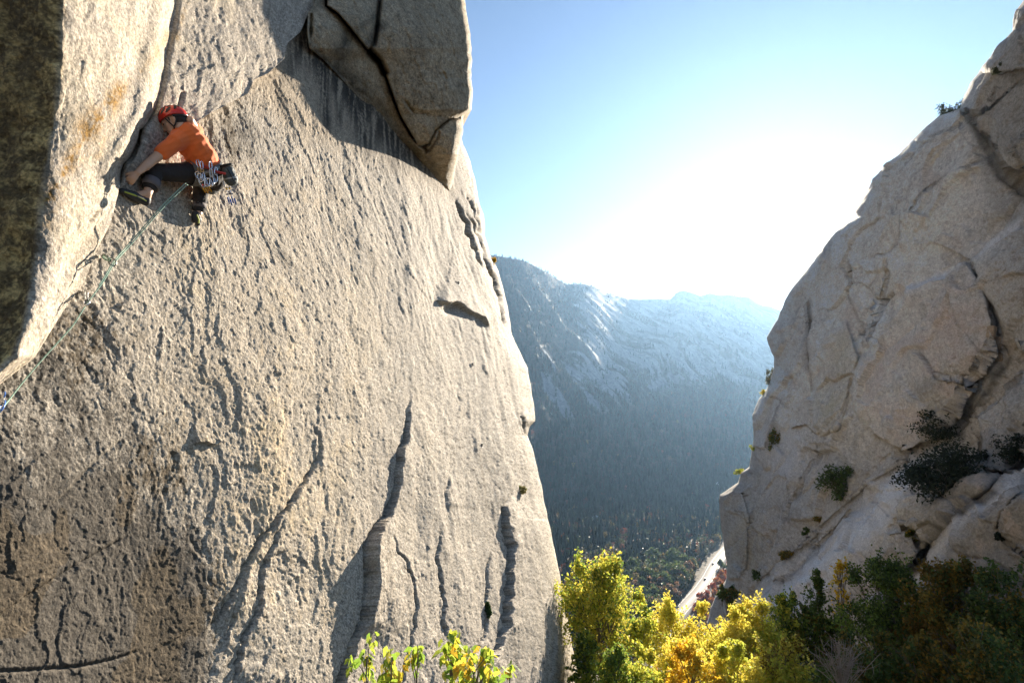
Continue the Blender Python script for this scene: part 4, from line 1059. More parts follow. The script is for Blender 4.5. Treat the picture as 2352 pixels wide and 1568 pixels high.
def fg_tree(label, px, top, hw, depth, pal, nleaf, seed, bottom=None, leaf=.055, group=None, clumps=26, name="broadleaf_tree", cat="tree", base_px=None, sprigs=2, trunk_r=.055):
    rng = np.random.RandomState(seed)
    bottom = bottom or min(top + hw * 2.2, 1600)
    cx, cyp = px, (top + bottom) / 2
    C = P(cx, cyp, depth); a = hw / F_ * depth; c = (bottom - top) / 2 / F_ * depth
    bx = P(base_px or px, 1500, depth); g = np.array([bx[0], bx[1], 0]); g[2] = terrain_z(g[0], g[1]) - .1
    root = empty(name, g, label, cat, group)
    # clump centres, crowded towards the outside of an uneven crown
    cen = []
    while len(cen) < clumps:
        q = rng.uniform(-1, 1, 3); r = np.linalg.norm(q)
        if .35 < r < .95 and q[2] > -.85 and not (q[2] > .45 and abs(q[0]) > .62): cen.append(q * (.82 + .25 * rng.rand()))
    for k in range(sprigs): cen.append(np.array([rng.uniform(-.6, .6), rng.uniform(-.4, .4), rng.uniform(.78, .98)]))
    cen = np.array(cen) * np.array([a, a * .9, c])
    trunk_top = C + np.array([rng.uniform(-.1, .1) * a, 0, .25 * c])
    tr = bez(g, trunk_top, rng.uniform(-.12, .12, 3) * np.array([1, 1, 0]) * c, 10)
    wood = [tube(None, tr, trunk_r * (a / 1.2) ** .5, None, sides=7, taper=np.linspace(1, .35, 10))]
    for q in cen:
        e = C + q; k = int(np.clip(1 + 7 * (e[2] - g[2] - .35 * np.hypot(q[0], q[1])) / (trunk_top[2] - g[2] + 1e-6), 2, 9)); s = tr[k - 1] if k < 10 else tr[-1]
        br = bez(s, e, np.array([0, 0, -.12 * a]) + rng.normal(0, .05, 3) * a, 7)
        wood.append(tube(None, br, trunk_r * .42 * (a / 1.2) ** .5, None, sides=5, taper=np.linspace(1, .22, 7)))
        for _ in range(5):
            e2 = e + rng.normal(0, .24, 3) * a; wood.append(tube(None, bez(br[4], e2, rng.normal(0, .05, 3) * a, 4), trunk_r * .16, None, sides=3, taper=np.linspace(1, .4, 4)))
    V, F, _ = merge(wood)
    mesh_np("trunk", V - g, F, M_BARK, parent=root)
    # leaves sit along short twigs that spray from each limb end
    nleaf = int(nleaf * 1.9); leaf = leaf * .95; NT = 12
    k = rng.randint(len(cen), size=nleaf); isp = k >= clumps
    td = rng.normal(size=(len(cen), NT, 3)) + np.array([0, 0, .55]); td /= np.linalg.norm(td, axis=2)[..., None]
    tl = (.26 + .36 * rng.rand(len(cen), NT)) * (a + c) * .55; tl[clumps:] *= .6
    tw = rng.randint(NT, size=nleaf); uu = rng.rand(nleaf) ** .7
    dirs = td[k, tw]; dirs = np.where(isp[:, None], dirs * np.array([.45, .45, 1]) + np.array([0, 0, .25]), dirs)
    p = C + cen[k] + dirs * (uu * tl[k, tw])[:, None] + rng.normal(0, .075, (nleaf, 3)) * a * (1.15 - .5 * uu)[:, None] + np.array([0, 0, -.06 * a]) * (uu ** 2)[:, None]
    A = rng.normal(size=(nleaf, 3)); A /= np.linalg.norm(A, axis=1)[:, None]; A = A + np.array([0, 0, -.5]); A /= np.linalg.norm(A, axis=1)[:, None]
    B = np.cross(A, rng.normal(size=(nleaf, 3))); B /= np.linalg.norm(B, axis=1)[:, None]; N = np.cross(A, B)
    s = leaf * (.6 + .7 * rng.rand(nleaf))[:, None]
    V = np.stack([p - A * s, p + B * s * .62 + N * s * .2, p + A * s, p - B * s * .62 + N * s * .2], 1).reshape(-1, 3)
    f = np.arange(nleaf * 4).reshape(-1, 4); F = np.concatenate([f[:, [0, 1, 2]], f[:, [0, 2, 3]]])
    tone = rng.rand(len(cen)); mixn = np.clip(tone[k] + rng.normal(0, .25, nleaf), 0, .999)
    pal = np.asarray(pal, float); col = pal[(mixn * len(pal)).astype(int)] * (.75 + .5 * rng.rand(nleaf))[:, None]
    o = mesh_np("crown", V - g, F, M_LEAF, np.repeat(col, 4, 0), smooth=False, parent=root); o["kind"] = "stuff"
    return root

G1 = "autumn trees in the gully below the cliffs"
fg_tree("young maple with yellow green leaves and visible forked trunk beside the sunlit cliff edge", 1382, 1302, 98, 17, YGR + GRN[:1] + YEL[:1], 7600, 1, 1520, base_px=1388, leaf=.052, group=G1, clumps=30, sprigs=6, trunk_r=.075)
fg_tree("small yellow green tree squeezed between the forked maple and the golden trees", 1464, 1368, 36, 18.5, YGR + GRN[:1], 2200, 2, 1540, group=G1, clumps=13, leaf=.05)
fg_tree("golden yellow tree right below the near end of the valley road", 1560, 1392, 78, 20, YEL + YGR[:1], 7000, 3, 1590, group=G1, clumps=26)
fg_tree("golden yellow tree below the foot of the orange bushes", 1655, 1396, 66, 19, YEL + YEL[:2] + YGR[:1], 6200, 4, 1590, group=G1, clumps=24)
fg_tree("deep golden bush low in front of the yellow trees at the bottom edge", 1590, 1498, 58, 14.5, GOLD + YEL[:1], 3600, 5, 1660, group=G1, clumps=16, leaf=.045)
fg_tree("yellow tree at the foot of the pale slab on the right", 1738, 1402, 70, 19.5, YEL + YGR[:2], 6000, 6, 1590, group=G1, clumps=24)
fg_tree("yellow green tree between the last golden tree and the dark green ones", 1806, 1374, 52, 20.5, YGR + GRN[:1], 4600, 7, 1580, group=G1, clumps=20)
fg_tree("yellow green shrub at the bottom edge under the forked maple", 1420, 1500, 70, 14, YGR + GRN[:2], 4200, 8, 1680, group=G1, clumps=18, leaf=.048)
fg_tree("yellow shrub at the bottom edge right of the deep golden bush", 1690, 1490, 76, 15, YEL + YGR[:2], 4600, 9, 1680, group=G1, clumps=18, leaf=.05)
fg_tree("dark green tree standing first in the shade right of the yellow trees", 1882, 1344, 56, 20, DGR + GRN[:2] + OLV[:1], 5200, 10, 1590, group=G1, clumps=22)
fg_tree("dark green tree with a thin bare topped sprig before the diagonal crack", 2040, 1316, 96, 18, DGR + GRN[:2], 8200, 11, 1600, group=G1, clumps=34, sprigs=9)
fg_tree("olive brown tree in deep shade before the lower right slab", 2188, 1304, 92, 16.5, OLV + DGR[:1] + [(.20, .13, .025)], 7800, 12, 1600, group=G1, clumps=32, sprigs=7)
fg_tree("dark olive tree in deep shade at the right edge", 2310, 1322, 90, 15, OLV + DGR, 7000, 13, 1620, group=G1, clumps=28)
fg_tree("thin golden sprig tree poking above the dark green shrubs", 1938, 1292, 26, 19, GOLD + YGR[:1], 420, 14, 1420, group=G1, clumps=7, leaf=.045, sprigs=3)
fg_tree("low dark shrub at the bottom under the bare twigs", 1990, 1470, 90, 13.5, DGR + OLV[:1], 5200, 15, 1680, group=G1, clumps=22, leaf=.048)
fg_tree("low dark shrub at the bottom right corner", 2260, 1470, 110, 12, DGR + OLV, 6200, 16, 1690, group=G1, clumps=24, leaf=.045)
fg_tree("low olive shrub at the bottom between the two dark shrubs", 2120, 1480, 70, 12.8, OLV + DGR[:1], 4200, 17, 1690, group=G1, clumps=20, leaf=.045)
fg_tree("olive shrub tucked against the foot of the smooth left pillar of the far cliff", 1672, 1352, 24, 33, OLV + DGR, 900, 18, 1400, group=G1, clumps=9, leaf=.085, sprigs=2)

fg_tree("yellow green shrub low at the bottom edge right of the forked maple trunk", 1492, 1486, 58, 15.5, YGR + YEL[:1], 3400, 19, 1680, group=G1, clumps=16, leaf=.05)
fg_tree("olive yellow shrub low at the bottom edge left of the bare twigs", 1806, 1482, 74, 15, YGR[:2] + YEL[:2] + OLV[:1], 4200, 20, 1680, group=G1, clumps=20, leaf=.05)
fg_tree("small green shrub at the bottom edge touching the sunlit cliff edge", 1352, 1470, 40, 15, GRN + YGR[:2], 2200, 21, 1680, group=G1, clumps=12, leaf=.05)
fg_tree("golden shrub at the bottom edge under the first yellow tree", 1545, 1470, 60, 16.5, YEL + GOLD[:1], 3600, 22, 1680, group=G1, clumps=18, leaf=.05)

def bare_bush(label, px, py, hw, depth, seed):
    rng = np.random.RandomState(seed); b = P(px, py + hw * 1.2, depth); a = hw / F_ * depth
    root = empty("bare_bush", b, label, "bush"); wood = []
    for k in range(46):
        e = np.array([rng.normal(0, .55), rng.normal(0, .4), rng.uniform(.9, 2.1)]) * a
        br = bez([rng.normal(0, .08) * a, rng.normal(0, .08) * a, 0], e, np.array([0, 0, .2 * a]) + rng.normal(0, .1, 3) * a, 8); wood.append(tube(None, br, .011, None, sides=4, taper=np.linspace(1, .35, 8)))
        for _ in range(4):
            s = br[rng.randint(3, 7)]; wood.append(tube(None, bez(s, s + rng.normal(0, .3, 3) * a + np.array([0, 0, .25 * a]), rng.normal(0, .05, 3) * a, 4), .006, None, sides=3, taper=np.linspace(1, .4, 4)))
    V, F, _ = merge(wood); mesh_np("twig", V, F, M_TWIG, parent=root)
bare_bush("leafless grey twiggy bush in front of the dark green trees", 1935, 1520, 58, 12.5, 31)

# ---- plants rooted in the cliffs
M_NEEDLE = mat_leaf("dark_shrub_foliage", .3)
def shrub(label, surf, px, py, hw, hh, pal, n, seed, size=None, lumps=9, name="shrub", out=.35, group=None):
    rng = np.random.RandomState(seed)
    base = hit(surf, px, py + hh * .75); d = base @ FWD; a, c = hw / F_ * d, hh / F_ * d
    cen = hit(surf, px, py); cen = cen * ((cen @ FWD - a * out) / (cen @ FWD))
    root = empty(name, base, label, "shrub", group)
    V, F, C = leaf_cloud(int(n * 1.6), (a * 1.35, a, c * 1.35), (size or a * .11) * .85, pal, rng, lumps=lumps * 2, hollow=.1)
    wood = []
    for k in range(6):
        e = cen + rng.normal(0, .45, 3) * np.array([a, a * .6, c]); wood.append(tube(None, bez(base, e, rng.normal(0, .1, 3) * a, 6), max(.012, a * .025), None, sides=5, taper=np.linspace(1, .3, 6)))
    W, G, _ = merge(wood); mesh_np("stem", W - base, G, M_BARK, parent=root)
    o = mesh_np("foliage", V + cen - base, F, M_NEEDLE, C, smooth=False, parent=root); o["kind"] = "stuff"
G2 = "shrubs rooted in the opposite cliff"
JUN = [(.022, .034, .018), (.03, .042, .022), (.016, .025, .014)]
shrub("large black green juniper filling the hollow between blocks on the far cliff", "opp", 2172, 1092, 82, 58, JUN, 4200, 41, .075, 16, "juniper", .3, G2)
shrub("juniper bough reaching up along the crack above the large juniper", "opp", 2150, 985, 46, 34, JUN + [(.05, .055, .025)], 900, 42, .07, 9, "juniper", .3, G2)
shrub("dark juniper high at the right edge of the far cliff", "opp", 2334, 1030, 36, 34, JUN, 1000, 43, .06, 9, "juniper", .3, G2)
shrub("small dark juniper right of the large juniper", "opp", 2258, 1056, 22, 26, JUN, 420, 44, .06, 6, "juniper", .3, G2)
shrub("bushy green shrub alone on the pale diagonal ramp", "opp", 1928, 1104, 34, 40, DGR + [(.07, .09, .03)], 1500, 45, .10, 10, "shrub", .3, G2)
shrub("wispy shrub silhouetted on the skyline where the upper block begins", "opp", 2188, 240, 30, 26, [(.08, .10, .06), (.06, .08, .05)], 700, 46, .09, 8, "shrub", .1, G2)
shrub("tiny shrub on the skyline of the dark upper block", "opp", 2292, 156, 10, 10, [(.08, .09, .05)], 160, 47, .07, 4, "shrub", .1, G2)
shrub("thin grey green shrub on the skyline above the orange edged pillar", "opp", 1768, 868, 12, 22, [(.16, .15, .08), (.12, .13, .07)], 320, 48, .10, 5, "shrub", .1, G2)
shrub("yellow tuft on the skyline just below the grey green shrub", "opp", 1754, 905, 9, 7, YEL, 160, 49, .09, 4, "shrub", .1, G2)
shrub("dark shrub in the notch of the left pillar of the far cliff", "opp", 1776, 1012, 15, 24, DGR + OLV, 520, 50, .09, 6, "shrub", .3, G2)
shrub("yellow tuft on the left outline beside the dark notch shrub", "opp", 1732, 1030, 8, 7, YGR, 140, 51, .09, 3, "shrub", .1, G2)
shrub("yellow green tuft on the ledge at the stepped outline of the left pillar", "opp", 1702, 1084, 14, 7, YGR, 240, 52, .08, 4, "shrub", .1, G2)
shrub("brown dry tuft upper in the crack of the pale ramp", "opp", 1880, 1190, 12, 9, OLV, 240, 53, .08, 5, "shrub", .3, G2)
shrub("green tuft in the middle of the ramp crack", "opp", 1855, 1222, 9, 9, DGR, 200, 54, .08, 4, "shrub", .3, G2)
shrub("brown dry tuft lower in the crack of the pale ramp", "opp", 1808, 1276, 16, 11, OLV, 300, 55, .08, 6, "shrub", .3, G2)
shrub("dark tuft at the lower end of the ramp crack", "opp", 1742, 1320, 13, 10, DGR, 260, 56, .09, 5, "shrub", .3, G2)
shrub("dark brown shrub in the joint above the big diagonal crack", "opp", 2105, 1232, 17, 12, OLV + DGR, 340, 57, .07, 5, "shrub", .3, G2)
shrub("dark tuft in the crack at the lower right of the far cliff", "opp", 2300, 1232, 12, 10, JUN, 240, 58, .06, 4, "shrub", .3, G2)
shrub("dry yellow grass tuft on the small ledge near the sunlit cliff edge", "face", 1196, 1125, 12, 9, [(.40, .34, .14), (.30, .30, .10)], 220, 59, .05, 5, "grass_tuft", .3)
shrub("golden bush growing from the skyline edge of the sunlit face", "face", 1133, 602, 8, 9, GOLD, 240, 60, .06, 5, "shrub", .1)
shrub("green plant hanging in a crack low on the sunlit face", "face", 1121, 1402, 6, 17, [(.045, .09, .025)], 260, 61, .05, 5, "shrub", .3)

# ---- saplings close to the lens, every leaf its own piece
def leaf_shape():
    # drooping three-lobed leaf, tip along -Z
    out = [(0, 0), (.20, -.16), (.36, -.34), (.30, -.46), (.24, -.62), (.10, -.82), (0, -1.0), (-.10, -.82), (-.24, -.62), (-.30, -.46), (-.36, -.34), (-.20, -.16)]
    V = [(x, .10 * abs(x) + .10 * z * z, z) for x, z in out] + [(0, -.03 + .05, -.4), (0, .02, -.7)]
    F = []
    n = len(out)
    for i in range(n):
        c = 12 if out[i][1] > -.6 and out[(i + 1) % n][1] > -.65 else 13
        F.append((i, (i + 1) % n, c))
    F.append((4, 13, 12)); F.append((8, 12, 13))
    return np.array(V, float), np.array(F)
LV, LF = leaf_shape()
LEAF_ME = []
for i, c in enumerate([(.34, .46, .06), (.44, .52, .07), (.22, .36, .05), (.74, .62, .07), (.70, .62, .10), (.72, .46, .05)]):
    LEAF_ME.append(mesh_np("leaf", LV, LF, M_LEAF, np.tile(c, (len(LV), 1)) * (1 + .25 * (np.arange(len(LV)) % 2))[:, None] * .9, ob=False))
def sapling(label, base, clusters, depth, seed):
    rng = np.random.RandomState(seed)
    sx = lambda q: (771.4 + q[0] * .176, 1430 + q[1] * .176)
    b = P(*base, depth); root = empty("sapling", b, label, "sapling", "leafy saplings below the sunlit face")
    mid = [P(*sx((q[0], q[1])), depth + rng.uniform(-.25, .25)) for q in clusters]
    wood = []; order = np.argsort([m[2] for m in mid])
    trunk = bez(b, mid[order[-1]], rng.normal(0, .06, 3), 14); wood.append(tube(None, trunk, .011, None, sides=6, taper=np.linspace(1, .3, 14)))
    for i in order[:-1]:
        k = int(np.clip(np.argmin(np.linalg.norm(trunk - mid[i] + np.array([0, 0, .18]), axis=1)), 1, 13)); wood.append(tube(None, bez(trunk[k], mid[i], [0, 0, .05], 7), .006, None, sides=4, taper=np.linspace(1, .4, 7)))
    V, F, _ = merge(wood); mesh_np("stem", V - b, F, M_BARK, parent=root)
    for q, m in zip(clusters, mid):
        n = q[2]; yl = q[3]
        for j in range(int(n * 1.5 + .5)):
            a = rng.uniform(0, 6.28); rr = rng.uniform(.01, .07)
            me = LEAF_ME[rng.randint(3, 6) if rng.rand() < yl else rng.randint(0, 3)]
            o = bpy.data.objects.new("leaf", me); COL.objects.link(o); o.parent = root
            s = rng.uniform(.075, .125)
            o.location = Vector(m - b) + Vector((math.cos(a) * rr, math.sin(a) * rr, rng.uniform(-.05, .06)))
            o.rotation_euler = (rng.uniform(-.25, .9), rng.normal(0, .35), a + rng.normal(0, .5)); o.scale = (s * rng.uniform(.7, 1.0), s, s)
sapling("leafy sapling at far left of the bottom foliage, sparse green leaves", (846, 1640), [(450, 200, 3, .3), (450, 260, 2, .2), (395, 360, 5, .1), (240, 500, 6, .05), (330, 490, 4, .1), (440, 510, 4, .2), (400, 440, 2, 0), (400, 660, 3, .4), (520, 740, 2, .7)], 5.6, 71)
sapling("sapling in front of the crack, green leaves with yellow ones low down", (892, 1640), [(715, 340, 2, .1), (700, 470, 6, .4), (740, 440, 3, .2), (690, 545, 5, .25), (720, 650, 7, .6), (770, 620, 3, .3), (860, 570, 4, .95), (600, 735, 3, .6), (650, 770, 5, .2), (760, 770, 4, .3)], 5.4, 72)
sapling("slim sapling with one dense cluster beside the long crack", (952, 1640), [(985, 330, 4, .3), (1000, 420, 7, .55), (1080, 390, 7, .1), (990, 505, 3, .9), (1060, 545, 3, .1), (1070, 280, 1, 0)], 5.8, 73)
sapling("tallest sapling of the bottom foliage, dense yellow green clusters", (1040, 1660), [(1500, 170, 6, .1), (1580, 200, 6, .1), (1450, 290, 6, .15), (1540, 240, 3, .9), (1440, 400, 5, .2), (1510, 380, 5, .7), (1570, 310, 3, .2), (1570, 390, 3, .6), (1470, 560, 6, .3), (1460, 620, 4, .2), (1560, 690, 6, .3), (1640, 430, 4, .3), (1630, 540, 6, .85), (1690, 600, 4, .1)], 5.2, 74)
sapling("bushy sapling at the right of the bottom foliage, drooping green and yellow leaves", (1108, 1660), [(1730, 350, 5, .3), (1760, 420, 5, .4), (1790, 510, 3, .8), (1840, 470, 5, .1), (1910, 340, 4, .1), (1960, 390, 7, .75), (2030, 400, 4, .1), (2040, 500, 2, .05), (1900, 560, 5, .5), (1920, 640, 5, .4), (1990, 690, 5, .4), (2080, 620, 6, .2), (2130, 680, 3, .2), (1780, 720, 7, .2), (1700, 740, 5, .2), (2040, 590, 3, .7), (1800, 770, 4, .5)], 5.3, 75)
sapling("tiny sapling tip alone at far right of the bottom foliage", (1172, 1640), [(2270, 550, 4, .2), (2260, 620, 4, .7), (2290, 600, 2, .1)], 6.4, 76)
# ------------------------------------------------------------------ the climber
def rock_depth(x, y):
    """nearest rock seen at a measured place"""
    best = 9.
    for nm in ("face", "buttress"):
        q = hit(nm, x, y); d = q @ FWD
        if math.hypot(W_ / 2 + F_ * q[0] / d - x, H_ / 2 - F_ * (q @ UP) / d - y) < 5: best = min(best, d)
    return best
def Z(zx, zy, d, clear=None):
    x, y = 235.2 + zx * .24, 207 + zy * .24
    if clear is not None: d = min(d, rock_depth(x, y) - clear)
    return P(x, y, d)

KS = 1.06       # everything on the climber is measured at his true distance
def cap(parts, p0, p1, r0, r1=None, n=14, m=6, flat=None):
    """tapered capsule between two joints, optionally flattened along an axis"""
    p0 = np.asarray(p0, float); p1 = np.asarray(p1, float); r1 = r0 if r1 is None else r1; r0 = r0 * KS; r1 = r1 * KS
    ax = p1 - p0; L = np.linalg.norm(ax); ax = ax / L if L > 1e-6 else np.array([0, 0, 1.0])
    ref = np.array([0, 0, 1.0]) if abs(ax[2]) < .9 else np.array([1.0, 0, 0])
    b = np.cross(ax, ref); b /= np.linalg.norm(b); c = np.cross(ax, b)
    rings = []
    for k in range(m + 1):
        t = -math.pi / 2 + math.pi / 2 * k / m; rings.append((p0 + ax * math.sin(t) * r0, math.cos(t) * r0))
    for k in range(m + 1):
        t = math.pi / 2 * k / m; rings.append((p1 + ax * math.sin(t) * r1, math.cos(t) * r1))
    a = np.arange(n) * 2 * math.pi / n
    V = np.concatenate([q[0] + max(q[1], 1e-4) * (np.cos(a)[:, None] * b + np.sin(a)[:, None] * c) for q in rings])
    if flat is not None:
        f = np.asarray(flat[0], float); f = f / np.linalg.norm(f); k = (V - p0) @ f; axk = ((V - p0) @ ax).clip(0, L) * (ax @ f)
        V = V - np.outer((k - axk) * (1 - flat[1]), f)
    R = len(rings); F = []
    for i in range(R - 1):
        for j in range(n): F.append((i * n + j, i * n + (j + 1) % n, (i + 1) * n + (j + 1) % n, (i + 1) * n + j))
    parts.append((V, np.array(F)))

def ell(parts, c, ax, r, n=20, m=12):
    c = np.asarray(c, float); V = []; r = [q * KS for q in r]
    for i in range(m + 1):
        t = -math.pi / 2 + math.pi * i / m
        for j in range(n):
            a = 2 * math.pi * j / n; l = (math.cos(t) * math.cos(a) * r[0], math.cos(t) * math.sin(a) * r[1], math.sin(t) * r[2])
            V.append(c + ax[0] * l[0] + ax[1] * l[1] + ax[2] * l[2])
    F = [(i * n + j, i * n + (j + 1) % n, (i + 1) * n + (j + 1) % n, (i + 1) * n + j) for i in range(m) for j in range(n)]
    parts.append((np.array(V), np.array(F)))

def grow(name, parts, voxel, mat, parent, smooth=6, fn=None, org=None):
    """fuse the limbs into one continuous skin"""
    V, F, _ = merge(parts)
    o = mesh_np(name + "_tmp", V, F, None)
    bm = bmesh.new(); bm.from_mesh(o.data); bmesh.ops.remove_doubles(bm, verts=bm.verts, dist=1e-5); bmesh.ops.recalc_face_normals(bm, faces=bm.faces); bm.to_mesh(o.data); bm.free()
    md = o.modifiers.new("r", 'REMESH'); md.mode = 'VOXEL'; md.voxel_size = voxel; md.use_smooth_shade = True
    s = o.modifiers.new("s", 'SMOOTH'); s.iterations = smooth; s.factor = .5
    dg = bpy.context.evaluated_depsgraph_get(); me = bpy.data.meshes.new_from_object(o.evaluated_get(dg)); me.name = name
    old = o.data; bpy.data.objects.remove(o); bpy.data.meshes.remove(old)
    n = len(me.vertices); co = np.zeros(n * 3, np.float32); me.vertices.foreach_get("co", co); co = co.reshape(-1, 3)
    if fn is not None:
        nr = np.zeros(n * 3, np.float32); me.vertices.foreach_get("normal", nr); co = fn(co, nr.reshape(-1, 3))
    co = co - org
    me.vertices.foreach_set("co", co.astype(np.float32).ravel()); me.polygons.foreach_set("use_smooth", [True] * len(me.polygons)); me.update()
    me.materials.append(mat)
    ob = bpy.data.objects.new(name, me); COL.objects.link(ob); ob.parent = parent
    return ob

M_SKIN = mat_plain("skin", (.66, .40, .26), .5, noise=.08, nscale=25)
M_SHIRT = mat_plain("orange_shirt", (.88, .17, .028), .85, noise=.08, nscale=16, sheen=.2)
M_PANTS = mat_plain("charcoal_trousers", (.030, .027, .027), .85, noise=.15, nscale=30, bump=.3, bscale=120)
M_CUFF = mat_plain("grey_cuff", (.17, .15, .15), .9, noise=.1, nscale=60)
M_SHOE = mat_plain("black_rubber", (.030, .032, .036), .6, noise=.2, nscale=40)
M_LIME = mat_plain("lime_trim", (.42, .48, .06), .6)
M_HELM = mat_plain("red_helmet_shell", (.62, .035, .018), .22, spec=.6)
M_VENT = mat_plain("helmet_vent_dark", (.025, .015, .015), .7)
M_BLACK = mat_plain("black_webbing", (.018, .018, .018), .8)
M_HAIR = mat_plain("dark_hair", (.022, .014, .010), .6, noise=.3, nscale=120)
M_GREY = mat_plain("grey_harness_foam", (.15, .15, .145), .85, noise=.1, nscale=60)
M_LGREY = mat_plain("light_webbing", (.48, .48, .46), .8)
M_STEEL = mat_plain("polished_alloy", (.78, .78, .80), .22, metal=1.0)
M_DKMET = mat_plain("dark_alloy", (.16, .17, .18), .35, metal=.8)
M_TAN = mat_plain("tan_sling", (.50, .29, .10), .85)
M_RED = mat_plain("red_sling", (.55, .06, .05), .85)
M_YELL = mat_plain("yellow_sling", (.70, .42, .02), .8)
M_BLUE = mat_plain("blue_anodised_lobe", (.05, .17, .55), .35, metal=.3)
M_GOLDM = mat_plain("gold_anodised_lobe", (.70, .34, .02), .35, metal=.3)
M_EYE = mat_plain("eye_dark", (.02, .015, .012), .2)
M_LIP = mat_plain("lip", (.34, .13, .10), .5)

# joints
Lsh, Lel, Lwr, Lha = Z(700, 500, 5.22, .09), Z(480, 672, 5.1, .07), Z(335, 790, 5.1, .045), Z(300, 828, 5.1, .03)
Rsh, Rel, Rwr, Rha = Z(888, 392, 5.50, .1), Z(838, 288, 5.34, .06), Z(770, 345, 5.5, .04), Z(735, 352, 5.5, .02)
CH, WA, PE = Z(812, 452, 5.38, .16), Z(950, 640, 5.48, .16), Z(1010, 795, 5.58, .16)
NK = Z(742, 362, 5.30, .1)
Lhip, Lkn, Lan = Z(905, 798, 5.50, .12), Z(505, 785, 5.20, .10), Z(432, 985, 5.3, .085)
Rhip, Rkn, Ran = Z(1062, 850, 5.66, .12), Z(946, 935, 5.72, .1), Z(918, 1180, 5.8, .075)
toeL, heelL = Z(185, 962, 5.1, .035), Z(415, 1066, 5.3, .06)
toeR, heelR = Z(916, 1278, 5.84, .04), Z(890, 1190, 5.8, .06)
person = empty("person", PE, "climber in orange shirt, red helmet and dark trousers high on the sunlit face", "person")
ORG = PE
# head frame: ear canal as origin, looking left and down
tocam = -ray(395, 285); tocam /= np.linalg.norm(tocam)
hf = -.91 * RT - .42 * UP; hf = hf / np.linalg.norm(hf); hf = hf * math.cos(rad(14)) + tocam * math.sin(rad(14)); hf /= np.linalg.norm(hf)
hu = -.42 * RT + .91 * UP; hu = hu - hf * (hu @ hf); hu /= np.linalg.norm(hu); hs = np.cross(hu, hf)
if hs @ tocam < 0: hs = -hs
HO = Z(704, 324, 5.30, .13)
def Hd(f, s, u): return HO + (hf * f + hs * s + hu * u) * KS
hax = (hf, hs, hu)
body = []
ell(body, Hd(.0, 0, .045), hax, (.098, .074, .088))
ell(body, Hd(.045, 0, .0), hax, (.055, .062, .07))
ell(body, Hd(.052, 0, -.035), hax, (.046, .050, .050))
cap(body, Hd(.074, 0, -.066), Hd(.030, .042, -.046), .018, .015); cap(body, Hd(.074, 0, -.066), Hd(.030, -.042, -.046), .018, .015)
cap(body, Hd(.03, .044, -.045), Hd(.0, .055, -.015), .015); cap(body, Hd(.03, -.044, -.045), Hd(.0, -.055, -.015), .015)
cap(body, Hd(.094, 0, .030), Hd(.112, 0, -.010), .008, .0115); cap(body, Hd(.104, .011, -.013), Hd(.098, -.0, -.016), .0085); cap(body, Hd(.104, -.011, -.013), Hd(.098, 0, -.016), .0085)
cap(body, Hd(.093, .028, .036), Hd(.080, .055, .034), .009, .007); cap(body, Hd(.093, -.028, .036), Hd(.080, -.055, .034), .009, .007); cap(body, Hd(.094, -.02, .036), Hd(.094, .02, .036), .009)
cap(body, Hd(.090, -.018, -.036), Hd(.090, .018, -.036), .0085); cap(body, Hd(.088, -.016, -.047), Hd(.088, .016, -.047), .0085); cap(body, Hd(.084, -.008, -.072), Hd(.084, .008, -.072), .013)
cap(body, Hd(.068, .046, -.002), Hd(.05, .058, .004), .014, .012); cap(body, Hd(.068, -.046, -.002), Hd(.05, -.058, .004), .014, .012)
for sd in (1, -1):      # ears
    cap(body, Hd(-.012, sd * .074, .018), Hd(-.004, sd * .076, -.022), .013, .009, flat=(hs, .5)); cap(body, Hd(-.02, sd * .079, .012), Hd(-.016, sd * .079, -.008), .0085)
cap(body, Hd(-.02, 0, -.03), NK, .055, .058); cap(body, NK, CH, .058, .07)
cap(body, CH, WA, .12, .105); cap(body, WA, PE, .105, .12)
cap(body, Lsh, CH, .055, .09); cap(body, Rsh, CH, .055, .09)
cap(body, Lsh, Lel, .050, .038); cap(body, Lel, .5 * (Lel + Lwr), .037, .036); cap(body, .6 * Lel + .4 * Lwr, Lwr, .036, .024)
cap(body, Rsh, Rel, .048, .036); cap(body, Rel, Rwr, .036, .024)
cap(body, PE, Lhip, .10, .085); cap(body, Lhip, Lkn, .080, .055); cap(body, Lkn, Lan, .052, .034); cap(body, PE, Rhip, .10, .085); cap(body, Rhip, Rkn, .080, .058); cap(body, Rkn, Ran, .052, .033)
cap(body, .75 * Lkn + .25 * Lan, .45 * Lkn + .55 * Lan, .053, .045); cap(body, .75 * Rkn + .25 * Ran, .45 * Rkn + .55 * Ran, .053, .045)
cap(body, Lan, heelL, .034, .03); cap(body, Lan, .5 * (toeL + heelL), .03, .028); cap(body, Ran, heelR, .033, .03); cap(body, Ran, .5 * (toeR + heelR), .03, .026)
